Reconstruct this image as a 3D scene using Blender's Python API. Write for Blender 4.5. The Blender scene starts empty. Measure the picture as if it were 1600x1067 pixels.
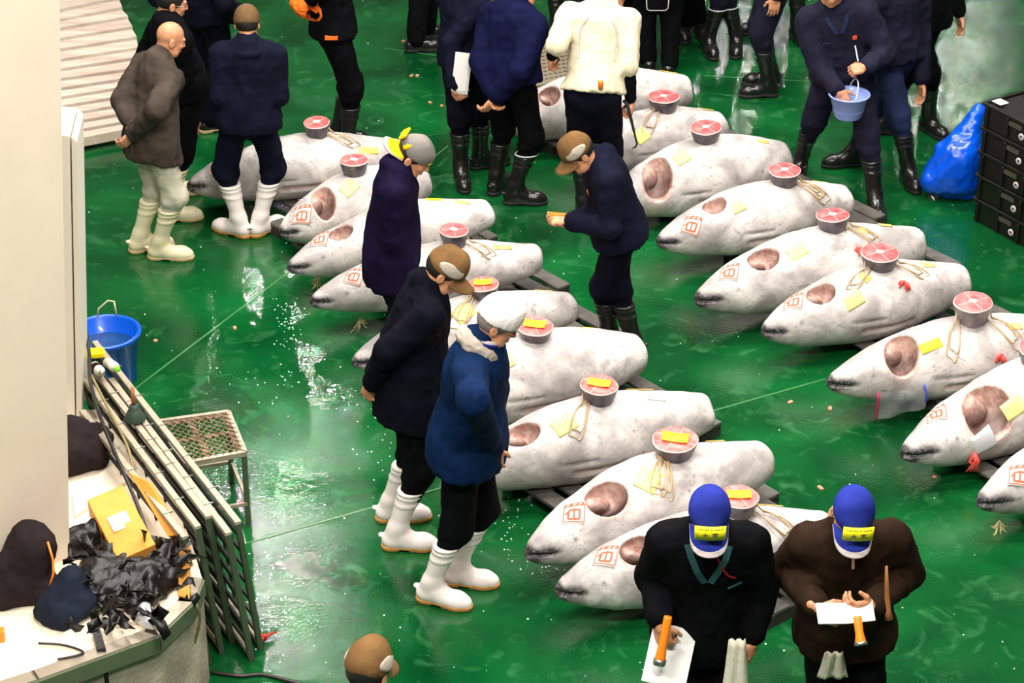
import bpy, math, random
import numpy as np
from mathutils import Vector, Matrix
sc = bpy.context.scene
C = bpy.data.collections.new('auction_hall'); sc.collection.children.link(C)
R = math.radians; PI = math.pi
random.seed(7); RNG = np.random.default_rng(7)
# ------------------------------------------------------------------ camera
F_PX, PITCH, CAMH = 3800.0, R(29.0), 7.35
cd = bpy.data.cameras.new('camera'); cam = bpy.data.objects.new('camera', cd); C.objects.link(cam)
cd.sensor_width = 36; cd.lens = F_PX/1600*36; cd.clip_end = 300
cam.location = (0, 0, CAMH); cam.rotation_euler = (PI/2-PITCH, 0, 0); sc.camera = cam
# ------------------------------------------------------------------ light
sc.view_settings.view_transform = 'Standard'; sc.view_settings.look = 'None'
sc.view_settings.gamma = 1; sc.view_settings.use_curve_mapping = False
sc.view_settings.exposure = 0.0
wd = bpy.data.worlds.new('world'); sc.world = wd; wd.use_nodes = True
wd.node_tree.nodes['Background'].inputs[0].default_value = (1.0, 0.93, 0.82, 1)
wd.node_tree.nodes['Background'].inputs[1].default_value = 0.10
def area(name, loc, aim, sx, sy, e, col=(1, .96, .90)):
    l = bpy.data.lights.new(name, 'AREA'); l.shape = 'RECTANGLE'; l.size = sx; l.size_y = sy
    l.energy = e; l.color = col
    o = bpy.data.objects.new(name, l); C.objects.link(o); o.location = loc
    o.rotation_euler = (Vector(aim)-Vector(loc)).to_track_quat('-Z', 'Y').to_euler(); return o
# rows of fluorescent battens under the hall roof; front pair added to brighten wall
for i, (lx, ly) in enumerate([(-4.5, 11), (-1.2, 12.5), (2.2, 11.5), (5.2, 13), (-3, 16), (.8, 17), (4, 17.5), (-.5, 8.0), (-3.5, 4.5), (1.5, 4.5)]):
    area('ceiling_and_fill_lamp', (lx, ly, 8.6), (lx, ly+.2, 0), 2.6, .5, 330 if ly > 5 else 620)
# high-bay lamps whose mirror images glint in the wet floor
def glint(px, py, H, e, r=.22):
    p = P(px, py, 0); d = p-Vector((0, 0, CAMH)); q = p+Vector((d.x, d.y, -d.z))*(H/CAMH)
    l = bpy.data.lights.new('high_bay_lamp', 'POINT'); l.energy = e; l.shadow_soft_size = r; l.color = (1, .97, .9)
    o = bpy.data.objects.new('high_bay_lamp', l); C.objects.link(o); o.location = q
def ray(px, py):
    u = (px-800)/F_PX; v = (py-533.5)/F_PX; c, s = math.cos(PITCH), math.sin(PITCH)
    return Vector((u, c-v*s, -s-v*c))
def P(px, py, z=0.0):
    "point at height z seen at this place of the photograph"
    d = ray(px, py); return Vector((0, 0, CAMH))+d*((z-CAMH)/d.z)
def W(px, py, y):
    d = ray(px, py); return Vector((0, 0, CAMH))+d*(y/d.y)
def proj(p):
    c, s = math.cos(PITCH), math.sin(PITCH); x, y, z = p[0], p[1], p[2]-CAMH
    dep = y*c-z*s; up = y*s+z*c; return (800+F_PX*x/dep, 533.5-F_PX*up/dep, dep)
glint(445, 500, 9.5, 520, .06); glint(1478, 150, 9.5, 230, .05); glint(412, 905, 9.5, 480, .055); glint(1165, 70, 9.5, 200, .05)
# ------------------------------------------------------------------ materials
def mat(name, col, rough=.6, metal=0, spec=.5, bump=0, bscale=40, var=0, vscale=8, col2=None, coat=0, alpha=None, trans=0, emit=None, estr=0, stretch=None, sheen=0):
    m = bpy.data.materials.new(name); m.use_nodes = True; nt = m.node_tree; N = nt.nodes; L = nt.links
    b = N['Principled BSDF']; c4 = (*col, 1)
    b.inputs['Base Color'].default_value = c4; b.inputs['Roughness'].default_value = rough
    b.inputs['Metallic'].default_value = metal; b.inputs['Specular IOR Level'].default_value = spec
    b.inputs['Coat Weight'].default_value = coat; b.inputs['Transmission Weight'].default_value = trans
    if sheen: b.inputs['Sheen Weight'].default_value = sheen
    if alpha is not None: b.inputs['Alpha'].default_value = alpha
    if emit: b.inputs['Emission Color'].default_value = (*emit, 1); b.inputs['Emission Strength'].default_value = estr
    tc = N.new('ShaderNodeTexCoord'); src = tc.outputs['Object']
    if stretch:
        mp = N.new('ShaderNodeMapping'); mp.inputs['Scale'].default_value = stretch; L.new(src, mp.inputs[0]); src = mp.outputs[0]
    if var or col2:
        n = N.new('ShaderNodeTexNoise'); n.inputs['Scale'].default_value = vscale; n.inputs['Detail'].default_value = 6; L.new(src, n.inputs['Vector'])
        r = N.new('ShaderNodeValToRGB'); r.color_ramp.elements[0].position = .35; r.color_ramp.elements[1].position = .65
        c2 = col2 or tuple(min(1, x*(1+var)) for x in col); c1 = col if col2 else tuple(x*(1-var) for x in col)
        r.color_ramp.elements[0].color = (*c1, 1); r.color_ramp.elements[1].color = (*c2, 1)
        L.new(n.outputs[0], r.inputs[0]); L.new(r.outputs[0], b.inputs['Base Color'])
    if bump:
        n = N.new('ShaderNodeTexNoise'); n.inputs['Scale'].default_value = bscale; n.inputs['Detail'].default_value = 4; L.new(src, n.inputs['Vector'])
        bp = N.new('ShaderNodeBump'); bp.inputs['Strength'].default_value = bump; bp.inputs['Distance'].default_value = .01
        L.new(n.outputs[0], bp.inputs['Height']); L.new(bp.outputs[0], b.inputs['Normal'])
    return m
M = {}
def mk(name, *a, **k): M[name] = mat(name, *a, **k); return M[name]
# ------------------------------------------------------------------ objects
def tag(o, label=None, cat=None, group=None, kind=None):
    if label: o['label'] = label
    if cat: o['category'] = cat
    if group: o['group'] = group
    if kind: o['kind'] = kind
    return o
def link(name, me, parent=None, m=None):
    o = bpy.data.objects.new(name, me); C.objects.link(o)
    if m is not None:
        for x in (m if isinstance(m, (list, tuple)) else [m]): me.materials.append(M[x] if isinstance(x, str) else x)
    if parent is not None: o.parent = parent
    return o
def empty(name, loc=(0, 0, 0), rz=0):
    o = bpy.data.objects.new(name, None); C.objects.link(o); o.location = loc; o.rotation_euler[2] = rz; o.empty_display_size = .1; return o
def mesh(name, V, Q, smooth=True, mi=None, tris=None):
    "numpy verts and quads (and tris) to a mesh"
    me = bpy.data.meshes.new(name); V = np.asarray(V, np.float32); Q = np.asarray(Q, np.int32).reshape(-1, 4)
    T = np.zeros((0, 3), np.int32) if tris is None else np.asarray(tris, np.int32).reshape(-1, 3)
    me.vertices.add(len(V)); me.vertices.foreach_set('co', V.ravel())
    nl = Q.size+T.size; me.loops.add(nl); me.loops.foreach_set('vertex_index', np.concatenate([Q.ravel(), T.ravel()]))
    me.polygons.add(len(Q)+len(T))
    st = np.concatenate([np.arange(len(Q))*4, len(Q)*4+np.arange(len(T))*3]).astype(np.int32)
    me.polygons.foreach_set('loop_start', st)
    me.polygons.foreach_set('use_smooth', np.full(len(Q)+len(T), smooth, dtype=bool))
    if mi is not None: me.polygons.foreach_set('material_index', np.asarray(mi, np.int32))
    me.update(calc_edges=True); me.validate(); return me
class MB:
    "collects boxes, tubes, lathes into one mesh"
    def __init__(s): s.v = []; s.f = []; s.m = []; s.sm = []; s.mi = 0; s.smooth = False
    def add(s, vs, fs):
        n = len(s.v); s.v += [tuple(v) for v in vs]; s.f += [tuple(n+i for i in f) for f in fs]
        s.m += [s.mi]*len(fs); s.sm += [s.smooth]*len(fs)
    def box(s, c, d, rot=None):
        hx, hy, hz = d[0]/2, d[1]/2, d[2]/2; c = Vector(c)
        vs = [Vector((x*hx, y*hy, z*hz)) for x in (-1, 1) for y in (-1, 1) for z in (-1, 1)]
        if rot is not None: vs = [rot @ v for v in vs]
        s.add([v+c for v in vs], [(0, 1, 3, 2), (4, 6, 7, 5), (0, 4, 5, 1), (2, 3, 7, 6), (0, 2, 6, 4), (1, 5, 7, 3)]); return s
    def beam(s, a, b, w, h, up=(0, 0, 1)):
        a, b = Vector(a), Vector(b); x = (b-a); L = x.length; x.normalize(); z = Vector(up)
        if abs(z.normalized().dot(x)) > .999: z = Vector((0, 1, 0))
        y = z.cross(x).normalized(); z = x.cross(y)
        rot = Matrix((x, y, z)).transposed(); return s.box((a+b)/2, (L, w, h), rot)
    def tube(s, pts, r, n=8, cap=True):
        pts = [Vector(p) for p in pts]; rs = r if isinstance(r, (list, tuple)) else [r]*len(pts); vs = []; u = None
        for i, p in enumerate(pts):
            d = (pts[min(i+1, len(pts)-1)]-pts[max(i-1, 0)])
            d = d.normalized() if d.length > 1e-9 else Vector((0, 0, 1))
            if u is None: u = d.orthogonal().normalized()
            u = (u-d*u.dot(d)); u = u.normalized() if u.length > 1e-6 else d.orthogonal().normalized(); w = d.cross(u)
            vs += [p+(u*math.cos(2*PI*k/n)+w*math.sin(2*PI*k/n))*rs[i] for k in range(n)]
        fs = [(i*n+k, i*n+(k+1) % n, (i+1)*n+(k+1) % n, (i+1)*n+k) for i in range(len(pts)-1) for k in range(n)]
        if cap: fs += [tuple(range(n-1, -1, -1)), tuple((len(pts)-1)*n+k for k in range(n))]
        sm = s.smooth; s.smooth = True; s.add(vs, fs); s.smooth = sm; return s
    def lathe(s, prof, c=(0, 0, 0), n=32, sx=1, sy=1, rot=None):
        c = Vector(c); vs = []
        for r, z in prof:
            for k in range(n):
                v = Vector((r*sx*math.cos(2*PI*k/n), r*sy*math.sin(2*PI*k/n), z))
                if rot is not None: v = rot @ v
                vs.append(v+c)
        fs = [(i*n+k, i*n+(k+1) % n, (i+1)*n+(k+1) % n, (i+1)*n+k) for i in range(len(prof)-1) for k in range(n)]
        sm = s.smooth; s.smooth = True; s.add(vs, fs); s.smooth = sm
        return s
    def poly(s, pts, z0, z1):
        n = len(pts); vs = [(p[0], p[1], z0) for p in pts]+[(p[0], p[1], z1) for p in pts]
        fs = [tuple(range(n-1, -1, -1)), tuple(range(n, 2*n))]+[(i, (i+1) % n, n+(i+1) % n, n+i) for i in range(n)]
        s.add(vs, fs); return s
    def build(s, name, m, parent=None, bevel=0, seg=1):
        me = bpy.data.meshes.new(name); me.from_pydata(s.v, [], s.f); me.update()
        me.polygons.foreach_set('material_index', s.m); me.polygons.foreach_set('use_smooth', s.sm)
        o = link(name, me, parent, m)
        if bevel:
            b = o.modifiers.new('bevel', 'BEVEL'); b.width = bevel; b.segments = seg; b.limit_method = 'ANGLE'
        return o
def copy_tree(o, parent=None):
    c = o.copy(); C.objects.link(c); c.parent = parent
    for ch in list(o.children): copy_tree(ch, c)
    return c
# ------------------------------------------------------------------ distance fields
class Field:
    def __init__(s, lo, hi, h):
        s.h = h; s.o = np.array(lo, np.float32); n = np.ceil((np.array(hi)-np.array(lo))/h).astype(int)+1
        s.F = np.full(n, .15, np.float32)
        s.ax = [(s.o[i]+np.arange(n[i])*h).astype(np.float32) for i in range(3)]
    def _sub(s, lo, hi):
        sl = []
        for i in range(3):
            a = int(max(0, math.floor((lo[i]-s.o[i])/s.h))); b = int(min(s.F.shape[i], math.ceil((hi[i]-s.o[i])/s.h)+1))
            if b <= a: return None, None
            sl.append(slice(a, b))
        return tuple(sl), np.meshgrid(s.ax[0][sl[0]], s.ax[1][sl[1]], s.ax[2][sl[2]], indexing='ij', sparse=True)
    def put(s, fn, lo, hi, k=.02, op='u'):
        m = .06+k; lo = [a-m for a in lo]; hi = [a+m for a in hi]
        sl, g = s._sub(lo, hi)
        if sl is None: return
        d = fn(*g); f = s.F[sl]
        if op == 'u':
            h = np.clip(.5+.5*(f-d)/k, 0, 1); s.F[sl] = f*(1-h)+d*h-k*h*(1-h)
        else:
            d = -d; h = np.clip(.5-.5*(f-d)/k, 0, 1); s.F[sl] = f*(1-h)+d*h+k*h*(1-h)
    def cone(s, a, b, ra, rb, k=.02, op='u', flat=None):
        a = np.array(a, np.float32); b = np.array(b, np.float32); d = b-a; L2 = max(float(d@d), 1e-9)
        def fn(x, y, z):
            t = np.clip(((x-a[0])*d[0]+(y-a[1])*d[1]+(z-a[2])*d[2])/L2, 0, 1)
            return np.sqrt((x-a[0]-t*d[0])**2+(y-a[1]-t*d[1])**2+(z-a[2]-t*d[2])**2)-(ra+(rb-ra)*t)
        r = max(ra, rb); s.put(fn, np.minimum(a, b)-r, np.maximum(a, b)+r, k, op)
    def ell(s, c, r, Rm=None, k=.02, op='u'):
        c = np.array(c, np.float32); Rm = np.eye(3) if Rm is None else np.array(Rm)
        def fn(x, y, z):
            x, y, z = x-c[0], y-c[1], z-c[2]
            u = [(x*Rm[0, i]+y*Rm[1, i]+z*Rm[2, i]) for i in range(3)]
            k0 = np.sqrt(sum((u[i]/r[i])**2 for i in range(3))); k1 = np.sqrt(sum((u[i]/r[i]**2)**2 for i in range(3)))+1e-6
            return np.where(k0 < .05, -min(r), k0*(k0-1)/k1)
        m = max(r) if Rm is not None else 0
        e = np.abs(Rm) @ np.array(r); s.put(fn, c-e, c+e, k, op)
    def cut(s, p, n, k=.008):
        "removes what lies on the side the normal points to"
        g = np.meshgrid(*s.ax, indexing='ij', sparse=True)
        d = (g[0]-p[0])*n[0]+(g[1]-p[1])*n[1]+(g[2]-p[2])*n[2]
        h = np.clip(.5-.5*(s.F-d)/k, 0, 1); s.F = s.F*(1-h)+d*h+k*h*(1-h)
    def lattice(s, cell, seed):
        r = np.random.default_rng(seed); I = []; T = []
        for i in range(3):
            u = (s.ax[i]-s.o[i])/cell[i]+.5; k = np.floor(u).astype(int); t = u-k; I.append(k); T.append((t*t*(3-2*t)).astype(np.float32))
        G = r.uniform(-1, 1, [int(k.max())+2 for k in I]).astype(np.float32); out = 0
        for a in (0, 1):
            for b in (0, 1):
                for c in (0, 1):
                    w = [(T[i] if q else 1-T[i]) for i, q in enumerate((a, b, c))]
                    out = out+G[np.ix_(I[0]+a, I[1]+b, I[2]+c)]*w[0][:, None, None]*w[1][None, :, None]*w[2][None, None, :]
        return out
    def folds(s, amp, seed=0, sc=1.0):
        a = s.lattice((.13/sc, .13/sc, .17/sc), seed); b = s.lattice((.07/sc, .07/sc, .10/sc), seed+50); c = s.lattice((.035/sc, .035/sc, .045/sc), seed+90)
        w = .7*a+(.55-1.5*np.abs(b))*.9+(.3-np.abs(c))*.45
        s.F = s.F-(amp*w).astype(np.float32)
    def surf(s):
        F = s.F; S = F < 0; A = S[:-1, :-1, :-1]; allc = A.copy(); anyc = A.copy()
        for a in (0, 1):
            for b in (0, 1):
                for c in (0, 1):
                    q = S[a:F.shape[0]-1+a, b:F.shape[1]-1+b, c:F.shape[2]-1+c]; allc &= q; anyc |= q
        act = anyc & ~allc; I = np.argwhere(act)
        if not len(I): return np.zeros((0, 3), np.float32), np.zeros((0, 4), np.int32)
        idx = np.full(act.shape, -1, np.int32); idx[act] = np.arange(len(I))
        pos = np.zeros((len(I), 3), np.float32); cnt = np.zeros((len(I), 1), np.float32)
        i, j, k = I.T
        for ax in range(3):
            for u in (0, 1):
                for v in (0, 1):
                    a = [0, 0, 0]; o = [q for q in range(3) if q != ax]; a[o[0]] = u; a[o[1]] = v; b = list(a); b[ax] = 1
                    fa = F[i+a[0], j+a[1], k+a[2]]; fb = F[i+b[0], j+b[1], k+b[2]]; cr = (fa < 0) != (fb < 0)
                    t = np.where(cr, fa/(fa-fb+1e-12), 0); p = np.tile(np.array(a, np.float32), (len(I), 1)); p[:, ax] = t
                    pos += p*cr[:, None]; cnt += cr[:, None]
        V = (I+pos/np.maximum(cnt, 1))*s.h+s.o; Q = []
        for ax in range(3):
            o = [q for q in range(3) if q != ax]; n = list(F.shape); sl0 = [slice(None)]*3; sl1 = [slice(None)]*3
            sl0[ax] = slice(0, n[ax]-1); sl1[ax] = slice(1, n[ax]); s0 = S[tuple(sl0)]; s1 = S[tuple(sl1)]
            e = np.argwhere(s0 != s1)
            ok = (e[:, o[0]] > 0) & (e[:, o[1]] > 0) & (e[:, o[0]] < n[o[0]]-1) & (e[:, o[1]] < n[o[1]]-1); e = e[ok]
            ins = s0[tuple(e.T)]; cs = []
            for du, dv in ((0, 0), (-1, 0), (-1, -1), (0, -1)):
                c = e.copy(); c[:, o[0]] += du; c[:, o[1]] += dv; cs.append(idx[tuple(c.T)])
            q = np.stack(cs, 1); fl = ins if ax != 1 else ~ins
            q = np.where(fl[:, None], q, q[:, ::-1]); Q.append(q)
        Q = np.concatenate(Q); Q = Q[(Q >= 0).all(1)]
        return V.astype(np.float32), Q.astype(np.int32)
def ap(Vq, Mx):
    "apply a 4x4 matrix to numpy verts"
    A = np.array(Mx, np.float32); return Vq @ A[:3, :3].T+A[:3, 3]
def join(parts):
    "parts: (V, Q, material index)"
    V = []; Q = []; m = []; n = 0
    for v, q, i in parts:
        V.append(v); Q.append(q+n); m.append(np.full(len(q), i)); n += len(v)
    return np.concatenate(V), np.concatenate(Q), np.concatenate(m)
def frame(f, u, o):
    "matrix with columns right, forward, up"
    f = Vector(f).normalized(); u = Vector(u); r = f.cross(u).normalized(); u = r.cross(f).normalized()
    m = Matrix.Identity(4)
    for i in range(3): m[i][0] = r[i]; m[i][1] = f[i]; m[i][2] = u[i]; m[i][3] = o[i]
    return m
# ------------------------------------------------------------------ frozen tuna
def fish_material():
    m = bpy.data.materials.new('frosted_tuna_skin'); m.use_nodes = True; nt = m.node_tree; N = nt.nodes; L = nt.links; b = N['Principled BSDF']
    at = N.new('ShaderNodeAttribute'); at.attribute_name = 'Mask'; sp = N.new('ShaderNodeSeparateColor'); L.new(at.outputs['Color'], sp.inputs[0])
    tc = N.new('ShaderNodeTexCoord')
    oi = N.new('ShaderNodeObjectInfo'); ad = N.new('ShaderNodeVectorMath'); ad.operation = 'MULTIPLY_ADD'
    ad.inputs[1].default_value = (1, 1, 1); L.new(tc.outputs['Object'], ad.inputs[0]); L.new(oi.outputs['Random'], ad.inputs[2])
    sc3 = N.new('ShaderNodeVectorMath'); sc3.operation = 'SCALE'; sc3.inputs['Scale'].default_value = 1; L.new(ad.outputs[0], sc3.inputs[0])
    def noise(s, d=5, dist=0):
        n = N.new('ShaderNodeTexNoise'); n.inputs['Scale'].default_value = s; n.inputs['Detail'].default_value = d; n.inputs['Distortion'].default_value = dist
        L.new(sc3.outputs[0], n.inputs['Vector']); return n.outputs[0]
    def ramp(i, p0, p1, c0=(0, 0, 0, 1), c1=(1, 1, 1, 1)):
        r = N.new('ShaderNodeValToRGB'); e = r.color_ramp.elements; e[0].position = p0; e[1].position = p1; e[0].color = c0; e[1].color = c1; L.new(i, r.inputs[0]); return r.outputs[0]
    def mix(f, a, c):
        x = N.new('ShaderNodeMix'); x.data_type = 'RGBA'
        if isinstance(f, (int, float)): x.inputs[0].default_value = f
        else: L.new(f, x.inputs[0])
        for s_, v in ((6, a), (7, c)):
            if isinstance(v, tuple): x.inputs[s_].default_value = (*v, 1)
            else: L.new(v, x.inputs[s_])
        return x.outputs[2]
    base = ramp(noise(4.5, 6, .6), .38, .62, (.38, .34, .33, 1), (.76, .70, .66, 1))
    base = mix(ramp(noise(9, 7, 1.2), .54, .70), base, (.50, .46, .45))
    base = mix(ramp(noise(34, 6, 1.0), .60, .72), base, (.30, .27, .28))
    fl = ramp(noise(26, 5, .5), .35, .68, (.42, .21, .17, 1), (.70, .50, .42, 1))
    base = mix(sp.outputs[0], base, fl)
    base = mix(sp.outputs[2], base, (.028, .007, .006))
    dk = ramp(noise(60, 4), .45, .7, (.035, .03, .035, 1), (.20, .18, .18, 1))
    base = mix(sp.outputs[1], base, dk)
    L.new(base, b.inputs['Base Color']); b.inputs['Roughness'].default_value = .42; b.inputs['Specular IOR Level'].default_value = .45
    bp = N.new('ShaderNodeBump'); bp.inputs['Strength'].default_value = .35; bp.inputs['Distance'].default_value = .008
    L.new(noise(38, 6, .3), bp.inputs['Height']); L.new(bp.outputs[0], b.inputs['Normal'])
    return m
M['fish'] = fish_material()
mk('tag_yellow', (1.0, .90, .01), .55, bump=.1); mk('tag_pale', (.95, .93, .28), .55); mk('tag_orange', (.95, .55, .06), .5, col2=(.95, .72, .25), vscale=20)
mk('tag_white', (.92, .88, .82), .6); mk('ink_red', (.83, .10, .03), .6); mk('ink_dark', (.12, .10, .05), .6); mk('ink_faint', (.72, .60, .05), .6)
mk('flesh_red', (.62, .06, .07), .35, col2=(.80, .22, .20), vscale=14, bump=.15, bscale=60); mk('flesh_pink', (.70, .08, .08), .4, col2=(.85, .25, .22), vscale=18, bump=.1)
mk('bone', (.95, .78, .66), .5, bump=.2); mk('tail_skin', (.045, .038, .048), .35, col2=(.15, .12, .14), vscale=18, bump=.3, bscale=30)
mk('tail_skin_grey', (.30, .25, .26), .4, col2=(.16, .13, .14), vscale=14, bump=.3, bscale=30)
mk('fat_rim', (.93, .58, .52), .4); mk('rope', (.55, .38, .20), .8, bump=.5, bscale=200); mk('red_string', (.80, .04, .04), .4, col2=(.9, .15, .12), vscale=30)
mk('clear_film', (.85, .85, .92), .15, trans=.6, alpha=.35); mk('red_film', (.55, .02, .12), .2, alpha=.7); mk('blue_film', (.08, .12, .6), .25)
TT = np.linspace(0, 1, 201)
PT = np.interp(TT, [0, .008, .03, .07, .12, .19, .27, .35, .43, .52, .61, .71, .81, .91, 1], [.02, .12, .25, .39, .54, .70, .81, .92, .98, 1, .975, .89, .75, .58, .43])
for _ in range(3): PT[2:-1] = (PT[1:-2]+PT[2:-1]*2+PT[3:])/4
class Fish:
    def __init__(s, nose, tail, rad=.215, zn=.23, zt=.31, fat=1.0, cav=(.28, 18, .085, 34), seed=0, deep=1.0, bow=.03):
        s.N = P(*nose, zn); s.T = P(*tail, zt); ax = s.T-s.N; s.L = ax.length; s.X = ax.normalized()
        s.Z = (Vector((0, 0, 1))-s.X*s.X.z).normalized(); s.Y = s.Z.cross(s.X)     # Y points away from the viewer
        s.rad = rad*1.07; s.fat = fat; s.rnd = cav[3] > 32; s.cav = (cav[0], cav[1], cav[2]*(1.3 if s.rnd else 1.55), cav[3]*(1.2 if s.rnd else .98)); s.seed = seed; s.deep = deep; s.bow = bow
        s.root = None
    def prof(s, t):
        r = np.interp(t, TT, PT)*s.rad; return r*1.0*s.fat, r*1.04
    def cen(s, t):
        return s.bow*np.abs(np.sin(np.pi*np.clip(t, 0, 1)))**1.2
    def loc(s, t, phi, off=0.0):
        "local surface point; phi degrees from the top towards the viewer"
        ry, rz = s.prof(t); a = np.radians(phi); return np.stack([t*s.L+0*a, -(ry+off)*np.sin(a), s.cen(t)+(rz+off)*np.cos(a)], -1)
    def mat4(s):
        m = Matrix.Identity(4)
        for i in range(3): m[i][0] = s.X[i]; m[i][1] = s.Y[i]; m[i][2] = s.Z[i]; m[i][3] = s.N[i]
        return m
    def wpos(s, t, phi, off=0.0): return s.mat4() @ Vector([float(q) for q in s.loc(t, phi, off)])
    def find_t(s, px, phi=0):
        best = min(((abs(proj(s.wpos(t, phi))[0]-px), t) for t in np.linspace(.02, 1.0, 120))); return best[1]
    def find(s, px, py):
        "surface coordinates seen at a pixel"
        best = None
        for t in np.linspace(.02, 1, 80):
            for ph in range(-35, 120, 5):
                a = proj(s.wpos(t, ph)); e = (a[0]-px)**2+(a[1]-py)**2
                if best is None or e < best[0]: best = (e, t, ph)
        return best[1], best[2]
    def build(s, label, group):
        h = .0105; L = s.L; r = s.rad*1.15
        f = Field((-.03, -r, -r), (L+.03, r, r+s.bow+.02), h); x, y, z = np.meshgrid(*f.ax, indexing='ij', sparse=True)
        t = np.clip(x/L, 0, 1); ry, rz = s.prof(t); zc = z-s.cen(t)
        rg = np.random.default_rng(s.seed); q = rg.uniform(0, 6, 6)
        d = (np.sqrt((y/ry)**2+(zc/rz)**2)-1)*np.minimum(ry, rz)*.9
        d = d+.0035*np.sin(x*9+q[0])*np.sin(y*14+z*11+q[1])+.0015*np.sin(x*31+q[2])*np.sin(z*37+y*29+q[3])
        def smax(a, b, k):
            hh = np.clip(.5-.5*(a-b)/k, 0, 1); return a*(1-hh)+b*hh+k*hh*(1-hh)
        d = smax(d, x-L+.004*np.sin(y*30+z*20+q[4]), .05); d = smax(d, -x-.0, .012); f.F = np.broadcast_to(d, f.F.shape).astype(np.float32).copy()
        # opened gill cavity
        ct, cp, clen, cw = s.cav; c = s.loc(ct, cp, .0); a = R(cp); n = np.array([0, -math.sin(a), math.cos(a)]); tg = np.array([0, -math.cos(a), -math.sin(a)])
        ry_, rz_ = s.prof(ct); wid = cw/57.3*ry_
        Rm = np.stack([np.array([1, 0, 0]), tg, n], 1); sk = np.array([[1, .25, 0], [-.25, 1, 0], [0, 0, 1]]); Rm = Rm @ sk.T
        f.ell(c-n*.012, (clen*L/1.5, wid, .125*s.deep), Rm, k=.008, op='s')
        # bared flesh bulging in the upper front of the cavity
        c2 = s.loc(ct-.03, cp-cw*.55, -.052); f.ell(c2-n*(.03 if s.rnd else .045), (clen*L/1.7, wid*.50, .045), Rm, k=.02)
        # mouth slit and jaw
        m0 = s.loc(.0, 70, 0.004); m1 = s.loc(.105, 86, 0.006)
        f.cone(m0, m1, .016, .004, k=.012, op='s')
        # fin slit low on the flank
        g0 = s.loc(ct+.10, 88, .002); g1 = s.loc(ct+.24, 92, .002); f.cone(g0, g1, .010, .006, k=.014, op='s')
        # belly groove
        g0 = s.loc(.42, 108, .004); g1 = s.loc(.66, 112, .004); f.cone(g0, g1, .02, .012, k=.02, op='s')
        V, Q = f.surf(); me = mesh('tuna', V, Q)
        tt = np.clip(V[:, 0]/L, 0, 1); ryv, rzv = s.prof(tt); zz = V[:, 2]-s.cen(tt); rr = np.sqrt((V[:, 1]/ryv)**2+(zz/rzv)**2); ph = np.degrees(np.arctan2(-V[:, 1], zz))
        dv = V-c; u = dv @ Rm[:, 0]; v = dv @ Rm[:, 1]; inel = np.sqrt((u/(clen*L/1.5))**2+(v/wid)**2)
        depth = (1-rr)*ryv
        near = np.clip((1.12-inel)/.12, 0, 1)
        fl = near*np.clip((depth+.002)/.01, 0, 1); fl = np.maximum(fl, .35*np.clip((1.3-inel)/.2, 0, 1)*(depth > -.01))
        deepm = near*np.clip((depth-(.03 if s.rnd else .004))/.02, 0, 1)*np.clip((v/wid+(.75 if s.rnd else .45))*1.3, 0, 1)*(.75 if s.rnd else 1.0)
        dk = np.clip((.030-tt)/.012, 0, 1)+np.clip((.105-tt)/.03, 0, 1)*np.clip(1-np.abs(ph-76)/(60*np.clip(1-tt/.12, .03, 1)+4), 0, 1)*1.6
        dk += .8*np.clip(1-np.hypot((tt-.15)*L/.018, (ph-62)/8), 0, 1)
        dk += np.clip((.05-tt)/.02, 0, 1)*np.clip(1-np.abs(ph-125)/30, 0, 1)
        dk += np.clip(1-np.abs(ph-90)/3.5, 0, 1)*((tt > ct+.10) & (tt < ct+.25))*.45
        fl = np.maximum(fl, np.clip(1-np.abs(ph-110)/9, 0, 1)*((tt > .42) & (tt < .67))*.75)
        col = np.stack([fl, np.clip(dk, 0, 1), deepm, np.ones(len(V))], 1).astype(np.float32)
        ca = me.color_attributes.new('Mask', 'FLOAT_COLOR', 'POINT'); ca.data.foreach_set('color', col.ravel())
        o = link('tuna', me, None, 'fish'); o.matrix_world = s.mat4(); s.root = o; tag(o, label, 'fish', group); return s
    def patch(s, px, py, w, h, rot, m, name='paper_label', label=None, text=None, lift=.003):
        "a sheet of paper lying on the skin"
        t, ph = s.find(px, py); ry, rz = s.prof(t); nu, nv = 7, 7; V = []; Q = []; ca, sa = math.cos(R(rot)), math.sin(R(rot))
        def at(u, v, off):
            a, b_ = (u*ca-v*sa), (u*sa+v*ca); return s.loc(t+a/s.L, ph-np.degrees(b_/ry), off)
        for top in (lift+.0015, lift-.001):
            for i in range(nu):
                for j in range(nv): V.append(at((i/(nu-1)-.5)*w, (j/(nv-1)-.5)*h, top+.004*((i/(nu-1)-.5)**2)))
        k = nu*nv
        for i in range(nu-1):
            for j in range(nv-1):
                a = i*nv+j; Q.append((a, a+nv, a+nv+1, a+1)); Q.append((k+a, k+a+1, k+a+nv+1, k+a+nv))
        rim = [i*nv for i in range(nu)]+[(nu-1)*nv+j for j in range(1, nv)]+[i*nv+nv-1 for i in range(nu-2, -1, -1)]+[j for j in range(nv-2, 0, -1)]
        for i in range(len(rim)): a, b_ = rim[i], rim[(i+1) % len(rim)]; Q.append((a, k+a, k+b_, b_))
        me = mesh(name, np.array(V), Q); o = link(name, me, s.root, m)
        if label: tag(o, label)
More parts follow.
